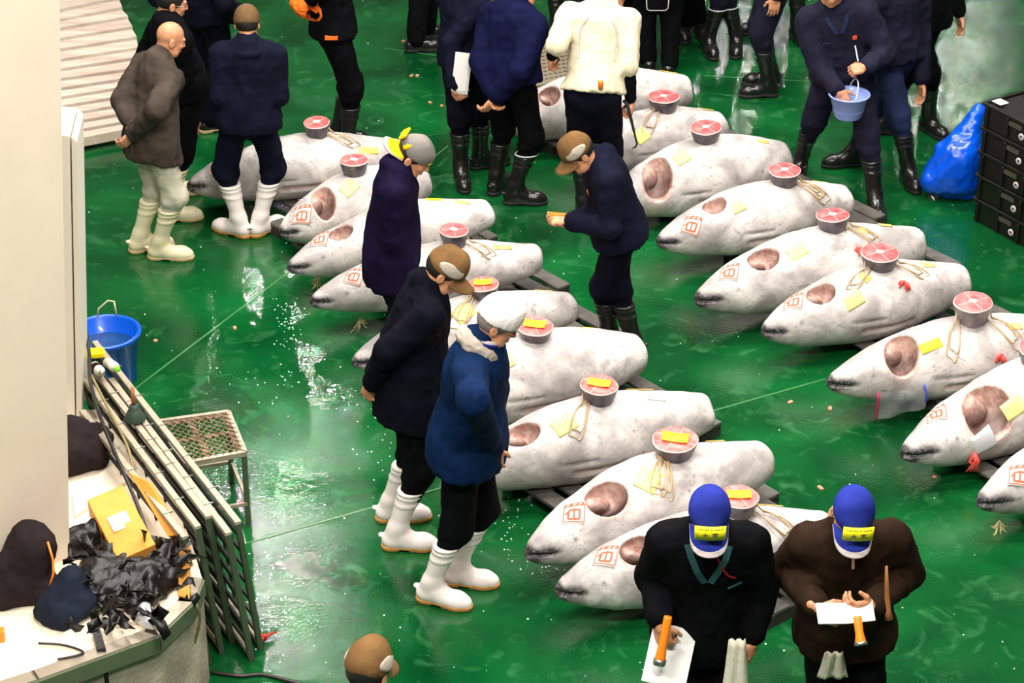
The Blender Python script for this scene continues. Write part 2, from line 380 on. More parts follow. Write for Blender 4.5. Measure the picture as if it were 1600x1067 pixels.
        if text:
            for (shape, mm) in text:
                mb = MB()
                for (x0, y0, x1, y1, wd_) in shape:
                    n = max(2, int(math.hypot(x1-x0, y1-y0)*max(w, h)/.01)+1); dx, dy = x1-x0, y1-y0; l = math.hypot(dx*w, dy*h) or 1; nx, ny = -dy*h/l*wd_/2, dx*w/l*wd_/2
                    vs = []
                    for i in range(n+1):
                        u, v = (x0+dx*i/n)*w, (y0+dy*i/n)*h; vs += [at(u+nx, v+ny, lift+.0028), at(u-nx, v-ny, lift+.0028)]
                    mb.add(vs, [(2*i, 2*i+1, 2*i+3, 2*i+2) for i in range(n)])
                mb.build('printed_mark', mm, o)
        return o
    def tailcut(s, px, wpx, label, tagm=None, phi=0, tilt=(0, 0), skin='tail_skin', hgt=.105, ropes=0, red=False, bare=True, dt=0.0, py=None):
        t = s.find_t(px, phi); base = s.wpos(t, phi, -.012); dep = proj(base)[2]; r = wpx*dep/F_PX/2
        root = empty('tuna_tail_cut', base); root.rotation_euler = (tilt[0], tilt[1], random.uniform(-.5, .5)); tag(root, label, 'fish piece', 'tail cuts resting on the tuna')
        rg = random.Random(s.seed+77); n = 40; rb = r*.72
        def ring(rad, z, w=.03): return [(rad*(1+w*math.sin(2*a+q0)+.015*math.sin(5*a+q1))*math.cos(a), rad*(1+w*math.sin(2*a+q0)+.015*math.sin(5*a+q1))*math.sin(a)*.96, z) for a in [2*PI*k/n for k in range(n)]]
        q0, q1 = rg.uniform(0, 6), rg.uniform(0, 6)
        def loft(rings, cap=True):
            mb = MB(); mb.smooth = True; vs = [v for rr in rings for v in rr]; fs = [(i*n+k, i*n+(k+1) % n, (i+1)*n+(k+1) % n, (i+1)*n+k) for i in range(len(rings)-1) for k in range(n)]
            mb.add(vs, fs); mb.smooth = False
            if cap: mb.add(rings[-1], [tuple(range(n))]); mb.add(rings[0], [tuple(range(n-1, -1, -1))])
            return mb
        loft([ring(rb, 0), ring(rb*1.03, hgt*.1), ring((rb+r)/2*1.02, hgt*.5), ring(r*.97, hgt*.9), ring(r, hgt)]).build('skin', skin, root)
        loft([ring(r*.985, hgt-.004), ring(r*.98, hgt+.003), ring(r*.94, hgt+.006)]).build('fat_rim', 'fat_rim', root)
        loft([ring(r*.94, hgt), ring(r*.935, hgt+.0075)]).build('flesh', 'flesh_pink' if tagm else 'flesh_red', root)
        for k in range(4):
            mb = MB(); a = k*PI/2+.5; mb.beam((.02*math.cos(a), .02*math.sin(a), hgt+.0075), (r*.86*math.cos(a+.1), r*.86*math.sin(a+.1), hgt+.0075), .003, .002)
            mb.build('sinew', 'fat_rim', root)
        if bare:
            mb = MB(); mb.lathe([(.0, hgt+.006), (.024, hgt+.006), (.024, hgt+.013), (.018, hgt+.015), (0, hgt+.015)], n=9, sx=1.15, sy=.8); mb.build('bone', 'bone', root)
        if tagm:
            tg = MB(); zt_ = hgt+.018; w_, h_ = r*.56, r*.32
            vs = []
            for i in range(6):
                for j in range(4):
                    u, v = i/5*2-1, j/3*2-1; vs.append((u*w_, v*h_, zt_+.006*u*u))
            tg.smooth = True; tg.add(vs, [(i*4+j, i*4+4+j, i*4+5+j, i*4+1+j) for i in range(5) for j in range(3)])
            to = tg.build('paper_tag', tagm, root); so = to.modifiers.new('thick', 'SOLIDIFY'); so.thickness = .0015; tag(to, 'yellow paper tag')
            to.rotation_euler[2] = rg.uniform(-.2, .1)-root.rotation_euler[2]
            wr = MB()
            for k in range(3): wr.beam((-w_*.6+k*.4*w_, -h_*.15, zt_+.004), (-w_*.3+k*.4*w_, h_*.15, zt_+.004), .004, .002)
            wr.build('writing', 'ink_faint', to)
        for k in range(ropes): s.rope(root, base, hgt, r, rg, red and k == 0, t)
        return root
    def rope(s, root, base, hgt, r, rg, red, t):
        "loops of cord from the tail cut down over the flank"
        bpy.context.view_layer.update(); inv = (Matrix.Translation(base) @ root.rotation_euler.to_matrix().to_4x4()).inverted()
        sg = rg.choice([-1, 1, 1]); span = rg.uniform(.10, .20)*sg; ph1 = rg.uniform(25, 62); mb = MB(); pts = []
        for lp in range(2):
            pts = []; off = .01+.006*lp
            p0 = base+Vector((r*.8*sg, -r*.3, hgt*.75))
            pts.append(p0); a1 = rg.uniform(-.01, .01)
            for i in range(1, 15):
                u = i/14; tt = t+.05*sg+span*math.sin(u*PI)*(1 if lp == 0 else .8)/s.L*1.2*(1 if u < .5 else .75)+a1; ph = 8+ph1*math.sin(u*PI*.5)*(1 if lp == 0 else .8)*math.sin(u*PI)*1.3
                pts.append(s.wpos(min(.98, tt), ph, off+.01*math.sin(u*9+lp)))
            pts.append(base+Vector((r*.75*sg, -r*.5, hgt*.3)))
            mb.tube([inv @ p for p in pts], .0042, 6)
        mb.build('rope', 'rope', root)
        if red:
            mb = MB(); q = s.wpos(t+.06*sg, 8+ph1, .02)
            for k in range(7):
                e = Vector((rg.uniform(-.05, .05), rg.uniform(-.03, 0), rg.uniform(-.09, -.02))); mb.tube([inv @ q, inv @ (q+e*.5+Vector((0, 0, .015))), inv @ (q+e)], [.007, .009, .004], 5)
            mb.build('red_tie', 'red_string', root)
KANJI = {
 '大': [(-.42, .12, .42, .12), (0, .45, -.02, .1), (-.02, .1, -.40, -.42), (.02, .1, .42, -.42)],
 '宗': [(0, .48, 0, .38), (-.42, .34, .42, .34), (-.42, .34, -.42, .2), (.42, .34, .42, .2), (-.22, .18, .22, .18), (-.36, 0, .36, 0), (0, 0, 0, -.46), (-.2, -.14, -.36, -.38), (.2, -.14, .36, -.38)]}
STAMP = [([(-.45, .40, .45, .40, .022), (-.45, -.42, .45, -.42, .006), (-.46, -.42, -.46, .4, .006), (.46, -.42, .46, .4, .006)], 'ink_red'),
         ([(-.25, .12, .25, .12, .012), (-.25, -.3, .25, -.3, .012), (-.25, .12, -.25, -.3, .012), (.25, .12, .25, -.3, .012), (0, .2, 0, -.32, .01), (-.38, -.1, -.3, .05, .01)], 'ink_red'),
         ([(-.35, .37, -.2, .44, .006), (-.05, .37, .1, .44, .006), (.2, .37, .33, .44, .006)], 'tag_white')]
G_A, G_B = 'frozen tuna in the left row', 'frozen tuna in the right row'
PALE = 'tag_pale'
# nose px, tail px, radius, cavity(t, phi, length, width deg), steak px, steak px width, tagged, label ...
FISH = [
 dict(n=(290, 292), t=(632, 240), r=.20, cav=(.24, -20, .05, 12), sd=1, g=G_A, st=(497, 43), lb='rearmost frozen tuna of the left row, behind the man in white boots', sl='tail cut with red face on the rearmost tuna of the left row', rp=1,
      tg=[(575, 235, .13, .05, 0, 'tag_orange')], stamp=(345, 262)),
 dict(n=(436, 366), t=(668, 283), r=.20, cav=(.27, 28, .075, 38), sd=2, g=G_A, st=(553, 44), lb='frozen tuna with a wide gill hollow, second from the back of the left row', sl='tail cut on the tuna behind the man in the yellow and grey cap', fat=1.0,
      tg=[(545, 295, .12, .09, 20, PALE)], stamp=(473, 335)),
 dict(n=(447, 420), t=(768, 332), r=.185, cav=(.26, 12, .055, 24), sd=3, g=G_A, st=None, lb='frozen tuna passing behind the yellow-capped man, with a spotted tail end',
      tg=[(678, 312, .10, .04, -12, 'tag_yellow'), (722, 318, .09, .03, -8, 'tag_orange')], stamp=(500, 372)),
 dict(n=(482, 472), t=(846, 402), r=.18, cav=(.27, -12, .05, 15), sd=4, g=G_A, st=(709, 48), lb='frozen tuna with a black-tipped snout, its bare red tail cut above the brown cap', sl='tail cut with bare red face standing above the brown cap on the left',
      tg=[(786, 385, .12, .035, 0, 'tag_orange')], stamp=(555, 430), rp=1),
 dict(n=(547, 568), t=(899, 478), r=.185, cav=(.26, 15, .05, 20), sd=5, g=G_A, st=(757, 50), tagm=1, lb='frozen tuna whose snout peeks out left of the man in the black coat', sl='tagged tail cut just above the white cap',
      tg=[(724, 488, .13, .10, 25, PALE), (850, 455, .10, .04, 0, 'tag_orange')], rp=1, hh=.09),
 dict(n=(640, 640), t=(1004, 550), r=.235, cav=(.26, 15, .05, 20), sd=6, g=G_A, st=(834, 60), tagm=1, lb='thick pure white frozen tuna to the right of the white cap', sl='low tagged tail cut right of the white cap', hh=.075,
      tg=[(785, 568, .13, .10, 10, PALE), (925, 513, .10, .04, 0, 'tag_orange')]),
 dict(n=(705, 745), t=(1110, 642), r=.215, cav=(.255, 14, .07, 26), sd=7, g=G_A, st=(933, 62), tagm=1, lb='frozen tuna with black blotches at its tail end, touching the blue jacket', sl='tagged tail cut on the tuna beside the blue jacket', rp=1,
      tg=[(881, 663, .13, .10, 15, PALE), (1000, 608, .15, .035, 0, 'tag_orange'), (1024, 622, .11, .06, -10, 'tag_white')]),
 dict(n=(820, 868), t=(1198, 716), r=.225, cav=(.30, 20, .072, 30), sd=8, g=G_A, st=(1053, 74), tagm=1, lb='large stamped frozen tuna, second from the front of the left row', sl='large tagged tail cut directly above the blue cap', rp=2,
      tg=[(1010, 749, .14, .12, 35, PALE), (1118, 680, .10, .04, 0, 'tag_orange')], stamp=(898, 802)),
 dict(n=(866, 925), t=(1300, 828), r=.215, cav=(.285, 22, .062, 26), sd=9, g=G_A, st=(1152, 66), tagm=1, lb='frontmost frozen tuna of the left row, passing behind the man in the black jacket', sl='tagged tail cut half hidden by the blue cap', rp=1,
      tg=[(1200, 783, .15, .05, -10, 'tag_orange'), (1192, 843, .07, .06, 0, 'tag_orange')], stamp=(948, 868)),
 dict(n=(775, 195), t=(1078, 140), r=.225, cav=(.26, 25, .05, 26), sd=10, g=G_B, st=None, lb='frozen tuna farthest back in the right row, behind the man in the cream jersey',
      tg=[(1045, 112, .12, .05, -5, 'tag_orange')]),
 dict(n=(893, 256), t=(1132, 195), r=.20, cav=(.26, 15, .05, 22), sd=11, g=G_B, st=(1038, 50), lb='frozen tuna beside the hooked tool of the man in the cream jersey', sl='rearmost tail cut of the right row, beside the cream jersey', rp=1,
      tg=[(1002, 213, .10, .10, 20, PALE), (1105, 170, .09, .045, 0, 'tag_orange')]),
 dict(n=(952, 315), t=(1230, 245), r=.235, cav=(.225, 42, .085, 46), sd=12, g=G_B, st=(1103, 49), lb='frozen tuna with a round gill hollow beside the brown-capped man in navy', sl='tail cut on the tuna right of the brown-capped man in navy',
      tg=[(1065, 246, .10, .09, 10, PALE), (1192, 222, .09, .035, 0, 'tag_orange')]),
 dict(n=(1024, 380), t=(1328, 312), r=.205, cav=(.29, 10, .055, 24), sd=13, g=G_B, st=(1225, 50), lb='frozen tuna whose snout touches the back of the brown-capped man', sl='tail cut with a heap of straw-coloured cord beside it', rp=2,
      tg=[(1153, 324, .09, .08, 10, PALE), (1280, 285, .09, .035, 0, 'tag_orange')], stamp=(1082, 352)),
 dict(n=(1084, 470), t=(1440, 380), r=.225, cav=(.28, 16, .06, 26), sd=14, g=G_B, st=(1302, 52), lb='grey frosted tuna with a red cord at its tail cut, right row', sl='tail cut tied with red string', rp=1, red=1,
      tg=[(1244, 392, .12, .09, 12, PALE), (1385, 352, .09, .04, 0, 'tag_orange'), (1350, 360, .06, .06, 0, 'tag_orange')], stamp=(1140, 425)),
 dict(n=(1188, 520), t=(1510, 438), r=.215, cav=(.27, 14, .06, 26), sd=15, g=G_B, st=(1374, 60), lb='frozen tuna with a red knot hanging on its flank, right row', sl='tail cut with cords hanging to a red knot', rp=2, red=1,
      tg=[(1333, 467, .12, .09, 15, PALE), (1350, 435, .06, .07, 30, 'tag_orange'), (1450, 414, .09, .045, 0, 'tag_orange')], stamp=(1240, 472)),
 dict(n=(1290, 600), t=(1690, 528), r=.215, cav=(.265, 32, .07, 38), sd=16, g=G_B, st=(1516, 63), skin='tail_skin_grey', hh=.13, lb='frozen tuna with a clear red-edged bag hanging at its jaw, right row', sl='tall grey-skinned tail cut near the right edge', rp=2, red=1,
      tg=[(1453, 540, .13, .06, 8, 'tag_yellow'), (1585, 510, .09, .045, 0, 'tag_orange')]),
 dict(n=(1408, 712), t=(1800, 560), r=.235, cav=(.27, 40, .09, 44), sd=17, g=G_B, st=(1618, 60), lb='frozen tuna with film in its wide gill hollow, at the right edge', sl='tail cut cut off by the right edge', rp=0,
      tg=[(1584, 636, .13, .10, 12, PALE)], stamp=(1463, 648)),
 dict(n=(1526, 788), t=(1920, 640), r=.22, cav=(.3, 15, .06, 28), sd=18, g=G_B, st=None, lb='frontmost tuna of the right row, only its black-tipped head showing at the right edge', tg=[], stamp=(1592, 745)),
]
FO = []
for q in FISH:
    f = Fish(q['n'], q['t'], q['r'], cav=q['cav'], seed=q['sd'], fat=q.get('fat', 1.0)).build(q['lb'], q['g']); FO.append(f)
    for a in q['tg']:
        tx = None
        if a[5] in (PALE, 'tag_yellow'): tx = [([(-.28, .05, -.1, .12, .004), (-.05, -.1, .1, .1, .004), (.12, .08, .3, .02, .004), (-.2, -.2, .2, -.16, .003)], 'ink_faint')]
        f.patch(*a, label={'tag_pale': 'pale yellow paper label', 'tag_yellow': 'bright yellow label', 'tag_orange': 'orange label', 'tag_white': 'white label'}[a[5]], text=tx)
    if q.get('stamp'): f.patch(*q['stamp'], .115, .12, -35, 'tag_white', label='white label printed in orange red', text=STAMP)
    if q['st']: f.tailcut(q['st'][0], q['st'][1], q['sl'], tagm='tag_yellow' if q.get('tagm') else None, hgt=q.get('hh', .10), ropes=q.get('rp', 0), red=q.get('red', 0), skin=q.get('skin', 'tail_skin'), tilt=(R(random.uniform(2, 8)), R(random.uniform(-3, 3))), bare=not q.get('tagm'))
# ------------------------------------------------------------------ people
mk('skin', (.60, .27, .14), .5, var=.12, vscale=30); mk('eye_dark', (.02, .015, .01), .3); mk('lip', (.42, .13, .09), .5)
mk('hair_black', (.012, .010, .009), .55, bump=.6, bscale=150, stretch=(1, 1, .2)); mk('hair_grey', (.2, .17, .15), .7, bump=.6, bscale=150)
def cloth(n, c, v=.25, r=.85, **k): mk(n, c, r, spec=.08, bump=.9, bscale=9, var=v, vscale=6, **k)
cloth('navy', (.005, .006, .017)); cloth('navy_dark', (.003, .003, .008)); cloth('black', (.0022, .0022, .0032)); cloth('blue_cloth', (.002, .013, .050)); cloth('navy_blue', (.004, .005, .030))
cloth('purple_navy', (.007, .004, .022)); cloth('grey_tweed', (.060, .045, .036)); cloth('beige', (.60, .56, .44), .06); cloth('brown_cloth', (.022, .011, .006)); cloth('slate', (.014, .013, .028)); cloth('slate_blue', (.020, .028, .075))
cloth('cream_jersey', (.70, .63, .45), .05); cloth('teal', (.035, .10, .11)); cloth('brown_cap', (.16, .085, .032)); cloth('cap_grey', (.22, .20, .18)); cloth('cap_panel', (.42, .36, .29), .05); cloth('blue_cap', (.018, .030, .24)); cloth('white_cap', (.88, .82, .78), .04)
cloth('cap_yellow', (.95, .60, .01), .05); cloth('orange_cloth', (.90, .17, .02)); cloth('knit_brown', (.13, .075, .035)); cloth('fur', (.42, .36, .30), .3); cloth('plaid_red', (.45, .02, .02), .6); cloth('trim_grey', (.50, .44, .42), .05)
mk('boot_white', (.90, .80, .76), .35, coat=.2); mk('boot_cream', (.80, .72, .47), .4, var=.08); mk('boot_black', (.008, .007, .007), .28, coat=.3); mk('sole_gum', (.50, .24, .06), .6); mk('sole_black', (.01, .01, .01), .7); mk('sole_cream', (.55, .42, .2), .6)
mk('piping_white', (.7, .7, .72), .4); mk('paper', (.92, .90, .87), .6); mk('orange_plastic', (.95, .24, .01), .35); mk('steel', (.45, .43, .40), .3, metal=.9, bump=.1); mk('lamp_glass', (.9, .9, 1), .1, emit=(1, .95, 1), estr=3); mk('wood', (.35, .13, .04), .5, bump=.3, stretch=(1, 1, .1)); mk('cloth_white', (.80, .74, .60), .8, bump=.3)
def hand_mesh(c, tc=None, spread=1.0):
    f = Field((-.10, -.06, -.10), (.07, .21, .05), .0037)
    f.cone((0, -.03, 0), (0, .02, 0), .025, .027, .01); f.ell((0, .05, 0), (.040, .048, .016), k=.01); f.cone((-.026, .03, -.004), (-.03, .08, -.002), .014, .011, .012); f.cone((.026, .03, -.002), (.03, .08, -.002), .014, .0105, .012)
    for x, l, r in ((-.031, .072, .0095), (-.0105, .080, .0098), (.0105, .075, .0092), (.031, .060, .0082)):
        p = np.array([x, .085-abs(x)*.15, 0.]); a = 0; sx = x*spread
        for k, fr in enumerate((.45, .31, .26)):
            a += R(c*(.9, 1.15, .8)[k]); d = np.array([sx*1.2, math.cos(a), -math.sin(a)]); q = p+d*l*fr; f.cone(p, q, r*(1-.08*k), r*(.92-.08*k), .004); p = q
    t0 = np.array([-.024, .018, -.006]); tcv = R(tc if tc is not None else c*.5)
    d1 = np.array([-.72, .62, -.30-math.sin(tcv)*.3]); d2 = np.array([-.42+.5*math.sin(tcv), .85, -.35-math.sin(tcv)*.6]); t1 = t0+d1*.042; t2 = t1+d2*.034
    f.cone(t0, t1, .014, .0115, .01); f.cone(t1, t2, .0112, .0088, .004)
    return f.surf()
HANDS = {'relax': hand_mesh(22), 'grip': hand_mesh(62, 50), 'flat': hand_mesh(8), 'hold': hand_mesh(38, 20)}
def mirrored(vq): v, q = vq; v = v.copy(); v[:, 0] *= -1; return v, q[:, ::-1]
def head_mesh():
    f = Field((-.12, -.14, -.20), (.12, .15, .16), .0052)
    f.ell((0, -.012, .035), (.076, .094, .088)); f.ell((0, .03, -.025), (.060, .062, .085), k=.03); f.cone((-.030, .035, -.075), (.030, .035, -.075), .036, .036, .03); f.ell((0, .062, -.098), (.024, .022, .02), k=.02)
    f.ell((-.038, .065, -.02), (.022, .02, .02), k=.02); f.ell((.038, .065, -.02), (.022, .02, .02), k=.02)
    f.ell((-.031, .092, .012), (.020, .014, .012), k=.014, op='s'); f.ell((.031, .092, .012), (.020, .014, .012), k=.014, op='s')
    f.ell((-.031, .078, .010), (.014, .012, .010), k=.004); f.ell((.031, .078, .010), (.014, .012, .010), k=.004)
    f.cone((-.04, .080, .030), (.04, .080, .030), .010, .010, .012); f.cone((0, .088, .018), (0, .108, -.022), .008, .012, .01); f.ell((-.013, .094, -.026), (.010, .010, .007), k=.006); f.ell((.013, .094, -.026), (.010, .010, .007), k=.006)
    f.ell((0, .088, -.052), (.026, .012, .0055), k=.006); f.ell((0, .087, -.063), (.022, .012, .006), k=.006); f.cone((-.022, .101, -.0575), (.022, .101, -.0575), .003, .003, .004, op='s')
    for s_ in (-1, 1): f.ell((s_*.080, -.012, -.006), (.010, .020, .032), k=.006); f.ell((s_*.090, -.004, -.002), (.006, .010, .018), k=.006, op='s')
    f.cone((0, -.025, -.05), (0, -.05, -.19), .054, .060, .03)
    return f.surf()
HEAD = head_mesh()
def ball(c, r, n=8):
    V = []; Q = []
    for i in range(n+1):
        a = PI*(i/n) if 0 < i < n else (.02 if i == 0 else PI-.02)
        for j in range(2*n): b = PI*j/n; V.append((c[0]+r*math.sin(a)*math.cos(b), c[1]+r*math.sin(a)*math.sin(b), c[2]+r*math.cos(a)))
    for i in range(n):
        for j in range(2*n): j2 = (j+1) % (2*n); Q.append((i*2*n+j, (i+1)*2*n+j, (i+1)*2*n+j2, i*2*n+j2))
    return np.array(V, np.float32), np.array(Q, np.int32)
EYES = [ball((s_*.031, .0795, .010), .0115) for s_ in (-1, 1)]
def brow():
    mb = MB()
    for s_ in (-1, 1): mb.tube([(s_*.014, .093, .029), (s_*.030, .092, .034), (s_*.048, .081, .031)], [.003, .0038, .002], 5)
    return np.array(mb.v, np.float32), np.array([f for f in mb.f if len(f) == 4], np.int32)
BROW = brow()
def hair_mesh(kind):
    f = Field((-.12, -.14, -.12), (.12, .15, .16), .006)
    if kind == 'short':
        f.ell((0, -.014, .036), (.083, .100, .096)); f.ell((0, .082, -.035), (.074, .072, .108), k=.012, op='s'); f.cut((0, 0, -.075), (0, .25, -1)); f.ell((-.09, .0, -.02), (.02, .026, .035), k=.01, op='s'); f.ell((.09, .0, -.02), (.02, .026, .035), k=.01, op='s')
    else:
        f.ell((0, -.014, .020), (.082, .099, .085)); f.ell((0, .082, -.035), (.074, .080, .128), k=.012, op='s'); f.cut((0, 0, -.07), (0, .25, -1)); f.cut((0, 0, .03), (0, 0, 1))
    f.folds(.0012, 3, 4); return f.surf()
HAIR = {'short': hair_mesh('short'), 'rim': hair_mesh('rim')}
def cap_mesh(kind):
    f = Field((-.13, -.15, -.06), (.13, .15, .18), .006)
    if kind == 'knit': f.ell((0, -.012, .035), (.092, .108, .108)); f.cut((0, 0, .0), (0, -.1, -1)); f.folds(.0015, 2, 3)
    elif kind == 'white': f.ell((0, -.012, .055), (.098, .116, .092)); f.cone((0, -.03, .10), (0, .03, .10), .07, .07, .03); f.cut((0, 0, .022), (0, .05, -1)); f.folds(.003, 5, 2)
    elif kind == 'brown': f.ell((0, -.006, .05), (.094, .112, .088)); f.cone((0, .02, .095), (0, -.03, .095), .065, .06, .03); f.cut((0, 0, .018), (0, .12, -1)); f.folds(.001, 5, 2)
    else: f.ell((0, -.006, .048), (.090, .108, .088)); f.cone((0, .05, .07), (0, .0, .09), .05, .06, .03); f.cut((0, 0, .02), (0, .08, -1)); f.folds(.0008, 6, 2)
    return f.surf()
CAPS = {k: cap_mesh(k) for k in ('knit', 'white', 'brown', 'ball')}
def visor(L=.082, w=.080, trim=False, th=.004):
    nu, nv = 15, 7; V = []; Q = []
    lo, hi = (0, 1.0) if not trim else (.86, 1.10)
    for side in (th/2, -th/2):
        for i in range(nu):
            u = i/(nu-1)*2-1; x = w*math.sin(u*PI/2*.98); y0 = .108*math.sqrt(max(0, 1-(x/.092)**2))-.01
            for j in range(nv):
                v = lo+(hi-lo)*j/(nv-1); e = math.sqrt(max(0, 1-(u*.98)**4)); V.append((x*(1+.04*v), y0+(L+.01)*e*v*(1 if abs(u) < 1 else 0)+(v-lo)*.012*trim, .036-.030*(x/w)**2-.022*v+side*(1.6 if trim else 1)))
    k = nu*nv
    for i in range(nu-1):
        for j in range(nv-1): a = i*nv+j; Q += [(a, a+nv, a+nv+1, a+1), (k+a, k+a+1, k+a+nv+1, k+a+nv)]
    rim = [i*nv for i in range(nu)]+[(nu-1)*nv+j for j in range(1, nv)]+[i*nv+nv-1 for i in range(nu-2, -1, -1)]+[j for j in range(nv-2, 0, -1)]
    for i in range(len(rim)): a, b = rim[i], rim[(i+1) % len(rim)]; Q.append((a, k+a, k+b, b))
    return np.array(V, np.float32), np.array(Q, np.int32)
VIS, VTR = visor(), visor(trim=True)
def cap_patch(a0, z0, wa, hz, oval=True, off=.003, C0=(0, -.006, .05), r=(.094, .112, .088)):
    "a panel lying on the dome, centred on heading a0 (0 = right side, 90 = front)"
    n = 20; V = []; Q = []
    rings = [0, .4, .75, 1]
    def pt(u, v, o):
        a = R(a0+wa*u); z = z0+hz*v; zz = min(.97, max(-.97, (z-C0[2])/r[2])); q = math.sqrt(1-zz*zz); return ((r[0]+o)*q*math.cos(a)+C0[0], (r[1]+o)*q*math.sin(a)+C0[1], z)
    if oval:
        for ri in rings:
            for k in range(n): b = 2*PI*k/n; V.append(pt(ri*math.cos(b), ri*math.sin(b), off))
        for i in range(3):
            for k in range(n): Q.append((i*n+k, (i+1)*n+k, (i+1)*n+(k+1) % n, i*n+(k+1) % n))
        for k in range(n): b = 2*PI*k/n; V.append(pt(math.cos(b), math.sin(b), -.002))
        for k in range(n): Q.append((3*n+k, 4*n+k, 4*n+(k+1) % n, 3*n+(k+1) % n))
    return np.array(V, np.float32), np.array(Q, np.int32)
BOOTH = .37
def boot_mesh(kind):
    f = Field((-.10, -.14, -.01), (.10, .26, .42), .0065)
    f.cone((0, -.045, .055), (0, .06, .05), .043, .043, .03); f.cone((0, .05, .045), (0, .145, .042), .046, .050, .03); f.cone((0, .13, .042), (.0, .185, .036), .047, .034, .03)
    if kind == 'shoe':
        f.cone((0, -.04, .05), (0, .06, .07), .042, .038, .03); f.cut((0, 0, .02), (0, 0, -1), .004); f.cut((0, 0, .10), (0, 0, 1), .01); return f.surf()
    f.cone((0, -.025, .06), (0, -.008, .15), .048, .051, .03); f.cone((0, -.008, .15), (0, 0, .36), .050, .069, .02); f.cone((0, .03, .09), (0, -.01, .14), .045, .04, .04)
    f.cut((0, 0, BOOTH), (0, 0, 1), .004); f.cut((0, 0, .02), (0, 0, -1), .004)
    def ringfn(z0, R0, rr):
        def fn(x, y, z): return np.sqrt((np.sqrt(x*x+y*y)-R0)**2+(z-z0)**2)-rr
        f.put(fn, (-R0-rr, -R0-rr, z0-rr), (R0+rr, R0+rr, z0+rr), .008)
    ringfn(.362, .070, .006)
    for z0, R0 in ((.335, .0675), (.295, .064), (.285, .063)): ringfn(z0, R0, .0042)
    f.ell((0, -.092, .085), (.02, .014, .01), k=.012)
    return f.surf()
def sole_mesh():
    f = Field((-.10, -.14, -.01), (.10, .26, .06), .006)
    f.cone((0, -.045, .02), (0, .06, .02), .048, .044, .02); f.cone((0, .06, .02), (0, .14, .02), .046, .053, .02); f.cone((0, .13, .02), (0, .185, .02), .051, .040, .02)
    f.cut((0, 0, .030), (0, 0, 1), .003); f.cut((0, 0, .001), (0, 0, -1), .002)
    def arch(x, y, z): return np.maximum(np.abs(y-.035)-.028, z-.012)+0*x
    f.put(arch, (-.08, 0, 0), (.08, .07, .02), .005, 's'); return f.surf()
BOOT, SHOE, SOLE = boot_mesh('boot'), boot_mesh('shoe'), sole_mesh()
def ik(a, b, l1, l2, pole):
    a, b = Vector(a), Vector(b); d = b-a; L = min(d.length, (l1+l2)*.999); u = d.normalized(); x = (l1*l1-l2*l2+L*L)/(2*L); h = math.sqrt(max(0, l1*l1-x*x)); p = Vector(pole); p = (p-u*p.dot(u)).normalized(); return a+u*x*(d.length/L)+p*h
REPORT = []
def fit_elbow(sp, q, y0, L):
    "keeps the elbow on its line of sight at upper-arm length from the shoulder"
    best = None
    for k in range(-50, 51):
        dy = q[2]+k*.01; e = W(q[0], q[1], y0+dy); c = abs((e-sp).length-L)*2+abs(k)*.004
        if best is None or c < best[0]: best = (c, e)
    e = best[1]
    if (e-sp).length > L*1.08: e = sp+(e-sp).normalized()*L*1.08
    return e
